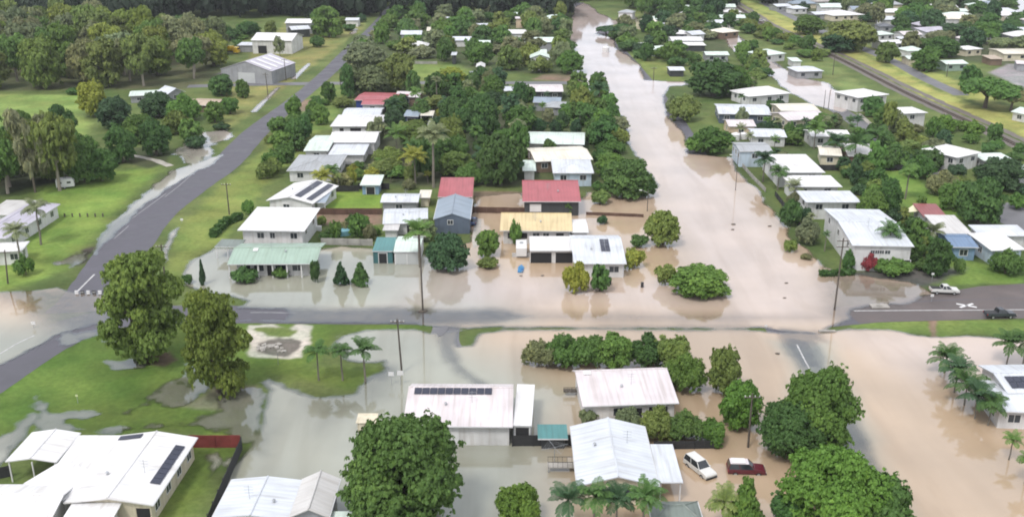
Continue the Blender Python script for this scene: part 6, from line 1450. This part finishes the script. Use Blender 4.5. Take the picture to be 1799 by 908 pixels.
# clothes line
b = G(974, 812); root = empty('clothes_line', b); m = MB(); m.tube((0, 0, 0), (0, 0, 2.3), .05, n=8); m.build('pole', M_metal, root)
for k in range(4): m = MB(); a = k*math.pi/2+.4; m.tube((0, 0, 2.25), (1.9*math.cos(a), 1.9*math.sin(a), 2.35), .02, n=5); m.build('arm', M_metal, root)
m = MB()
for q in (1.0, 1.4, 1.8):
    for k in range(4): a = k*math.pi/2+.4; a2 = a+math.pi/2; m.tube((q*math.cos(a), q*math.sin(a), 2.3), (q*math.cos(a2), q*math.sin(a2), 2.3), .008, n=4)
m.build('line', M_metal, root); tag(root, 'rotary clothes line standing in floodwater beside the cream walled house', 'clothes line')
# back landing and stair
b = G(988, 826); root = empty('landing', b); m = MB(); m.box(-1.9, 1.9, -.65, .65, .75, .87); m.build('deck', M_conc, root)
for x in (-1.8, 1.8):
    for y in (-.6, .6): m = MB(); m.box(x-.05, x+.05, y-.05, y+.05, 0, .75); m.build('leg', M_metal, root)
m = MB(); m.box(-1.9, 1.9, -.66, -.62, 1.6, 1.66); m.box(-1.9, 1.9, .62, .66, 1.6, 1.66)
for x in np.linspace(-1.85, 1.85, 7):
    for y in (-.64, .64): m.box(x-.02, x+.02, y-.02, y+.02, .87, 1.62)
m.build('railing', M_plastic, root); tag(root, 'raised back landing with dark railing over the floodwater', 'landing')
b = G(1004, 694); root = empty('landing', b); m = MB(); m.box(-1.2, 1.2, -.5, .5, .75, .85); m.build('deck', M_wood, root)
m = MB(); m.box(-1.2, 1.2, -.52, -.48, 1.5, 1.58); [m.box(x-.03, x+.03, -.52, -.48, .85, 1.5) for x in (-1.15, -.6, 0, .6, 1.15)]; m.build('railing', M_wood, root); tag(root, 'dark timber side landing at the end of the pinkish roofed house', 'landing')
# satellite dishes, letter boxes, water tank, wheelie bins, debris
def tank(px, py, r, h, label, mtl=M_trim):
    b = G(px, py); root = empty('water_tank', b); m = MB(); m.tube((0, 0, 0), (0, 0, h), r, n=20); m.build('tank_wall', mtl, root); m = MB(); m.tube((0, 0, h), (0, 0, h+.35*r), r*1.02, r*.15, 20); m.build('lid', mtl, root); tag(root, label, 'water tank')
tank(1292,246,1.4,1.8,'round white water tank at the hedge by the flooded street'); tank(1306,244,1.2,1.6,'second white water tank touching the grey roofed pale blue house')
tank(1064,92,1.6,2.2,'white tank on the far flood bank', M_trim); 
# pool and patio bits
def pool(mb): mb.tube((0, 0, 0), (0, 0, 1.1), 2.1, n=24)
o = simple('swimming_pool', 604, 410, 'round pale blue above-ground pool in the garden behind the green house', 'pool', pool, mat('pool_blue', (.20, .42, .50), rough=.2, var=.05)); 
def sail(mb): mb.sheet([(-3,-1.5,3.0),(3,-1,3.2),(1,2,4.0)], [(0,1,2)], .03); [mb.tube((x,y,0),(x,y,z),.05,n=6) for x,y,z in ((-3,-1.5,3),(3,-1,3.2),(1,2,4))]
simple('shade_sail', 1602, 392, 'pale yellow triangular shade sail behind the corner house', 'shade sail', sail, mat('sail_cloth', (.66, .64, .45), rough=.8, var=.05))
def wall_(mb): mb.box(-1.4, 1.4, -.15, .15, 0, 2.2)
def umb(mb): mb.tube((0, 0, 0), (0, 0, 2.2), .04, n=6); mb.tube((0, 0, 2.0), (0, 0, 2.7), 1.6, .1, 8)
# low rubble in the sandy pit and flotsam
r_ = random.Random(3)
for i in range(26):
    x = r_.uniform(452, 506); y = r_.uniform(602, 618); s = r_.uniform(.25, .6); mb = MB(); mb.add([(Vector(v)*s*r_.uniform(.7, 1.2))*1 for v in ICO_V], [tuple(f) for f in ICO_F]); o = mb.build('rock', M_conc); o.scale = (1, 1, .6); o.location = G(x, y)+Vector((0, 0, .05)); tag(o, 'grey broken rock in the heap inside the pale sandy pit', 'rock', 'broken rocks heaped in the sandy pit')
for i, (x, y, s) in enumerate([(1288,395,.5),(1287,404,.4),(1352,398,.45),(1381,498,.35),(1378,524,.3),(1366,622,.4),(953,485,.35),(915,485,.3),(743,547,.9)]):
    lab = ['dark floating snag in the middle of the flooded street', 'smaller snag just below the first in the flooded street', 'snag by the street bank under the white flat roofs', 'lone snag opposite the corner two storey house', 'faint snag closer to the main road crossing', 'brown snag on the drowned verge of the side road', 'thin stick standing in water beside the garage wing', 'small stick in water near the blue dinghy', 'dark debris mound at the foot of the tall grey pole'][i]
    mb = MB(); mb.add([Vector(v)*s*r_.uniform(.8, 1.15) for v in ICO_V], [tuple(f) for f in ICO_F]); mb.tube((0, 0, 0), (s*.8, s*.3, s*1.1), .06, .02, 5); o = mb.build('debris', M_wood); o.scale = (1.2, 1, .5); o.location = G(x, y)+Vector((0, 0, .06)); tag(o, lab, 'debris')
def grating(mb): mb.box(-1.6, 1.6, -1.6, 1.6, 0, .02)
mb = MB(); P = W((768,586),(776,574),(786,572),(788,578),(778,590),(770,592)); mb.sheet([(x, y, .1) for x, y in P], [tuple(range(len(P)))], .06); o = mb.build('traffic_island', M_asph3); tag(o, kind='structure')
# fallen pale roof sheets and bits in gardens
for (x, y, a, b2, mt, lb, nm, ct) in [(470,412,1.0,.5,M_plastic,'dark outdoor unit by the wall of the bright white flat roofed house','air_conditioner','air conditioner'),
    (560,405,1.2,.7,M_trim,'white garden box beside the brown yard','garden_box','box'), (1128,505,.5,.5,M_plastic,'dark wheelie bin standing in water by the olive bush','wheelie_bin','bin'), (1072,500,.4,.4,M_plastic,'dark bin in water beside the small dark flooded tree','wheelie_bin','bin')]:
    mb = MB(); mb.box(-a/2, a/2, -b2/2, b2/2, 0, .95); mb.box(-a/2-.03, a/2+.03, -b2/2-.03, b2/2+.03, .95, 1.03); o = mb.build(nm, mt); o.location = G(x, y); bv = o.modifiers.new('b', 'BEVEL'); bv.width = .03; tag(o, lb, ct)

# ------------------------------------------------------------------ labels for the unlabelled plants
def describe():
    fixed = {}
    for rec in PLANTS:
        root, x, y, R_, H_, size, hn, shape, cat, done = rec
        if done: continue
        best = sorted(((x-h[0])**2+(y-h[1])**2)**.5-h[2]*.5 for h in HOUSES)[0]
        hs = min(HOUSES, key=lambda h: ((x-h[0])**2+(y-h[1])**2)**.5-h[2]*.5)
        dx, dy = x-hs[0], y-hs[1]; rel = 'behind' if dy > hs[2]*.6 and abs(dy) > abs(dx)*.7 else 'in front of' if dy < -hs[2]*.6 and abs(dy) > abs(dx)*.7 else 'beside'
        noun = {'shrub': 'bush', 'gum tree': 'gum tree', 'tree': 'tree', 'palm': 'palm'}[cat]
        fixed.setdefault((rel, hs[3]), []).append((math.hypot(dx, dy), rec, noun))
    for (rel, short), lst in fixed.items():
        sub = {}
        for d, rec, noun in lst: sub.setdefault((rec[5], rec[6], noun), []).append((d, rec))
        for (size, hn, noun), ls in sub.items():
            ls.sort(key=lambda q: q[0]); kinds = {}
            for k, (d, rec) in enumerate(ls):
                shp = rec[7]; base = f'{size} {hn} {shp} {noun}'
                kinds.setdefault(base, []).append(rec)
            for base, rs in kinds.items():
                for k, rec in enumerate(rs):
                    extra = '' if len(rs) == 1 else ', '+['first', 'second', 'third', 'fourth', 'fifth', 'sixth', 'seventh', 'eighth', 'ninth', 'tenth', 'eleventh', 'twelfth'][min(k, 11)]+' outward'
                    rec[0]['label'] = f'{base} {rel} {short}{extra}'
describe()
print('plants', len(PLANTS), 'houses', len(HOUSES), 'objects', len(bpy.data.objects))
# ------------------------------------------------------------------ air
hb = MB(); hb.box(-1500, 1500, -200, 2600, -1.0, 71.5); hm, ht, hN, hL = new_mat('haze_air')
ho = hN.new('ShaderNodeOutputMaterial'); pv = hN.new('ShaderNodeVolumePrincipled'); pv.inputs['Color'].default_value = (.90, .94, 1, 1); pv.inputs['Density'].default_value = .00008
hL.new(pv.outputs[0], ho.inputs['Volume']); hz = hb.build('haze', hm); tag(hz, kind='stuff')

bx_ = MB(); bx_.box(-1.2, 1.2, -1.0, 1.0, 0, 1.5); bx_.sheet([(-1.4,-1.2,1.52),(1.4,-1.2,1.52),(1.4,1.2,1.7),(-1.4,1.2,1.7)], [(0,1,2,3)], .06); o = bx_.build('pump_shed', wall_mat('cream')); o.location = G(646, 752); tag(o, 'tiny cream shed poking out behind the huge mango tree', 'shed')
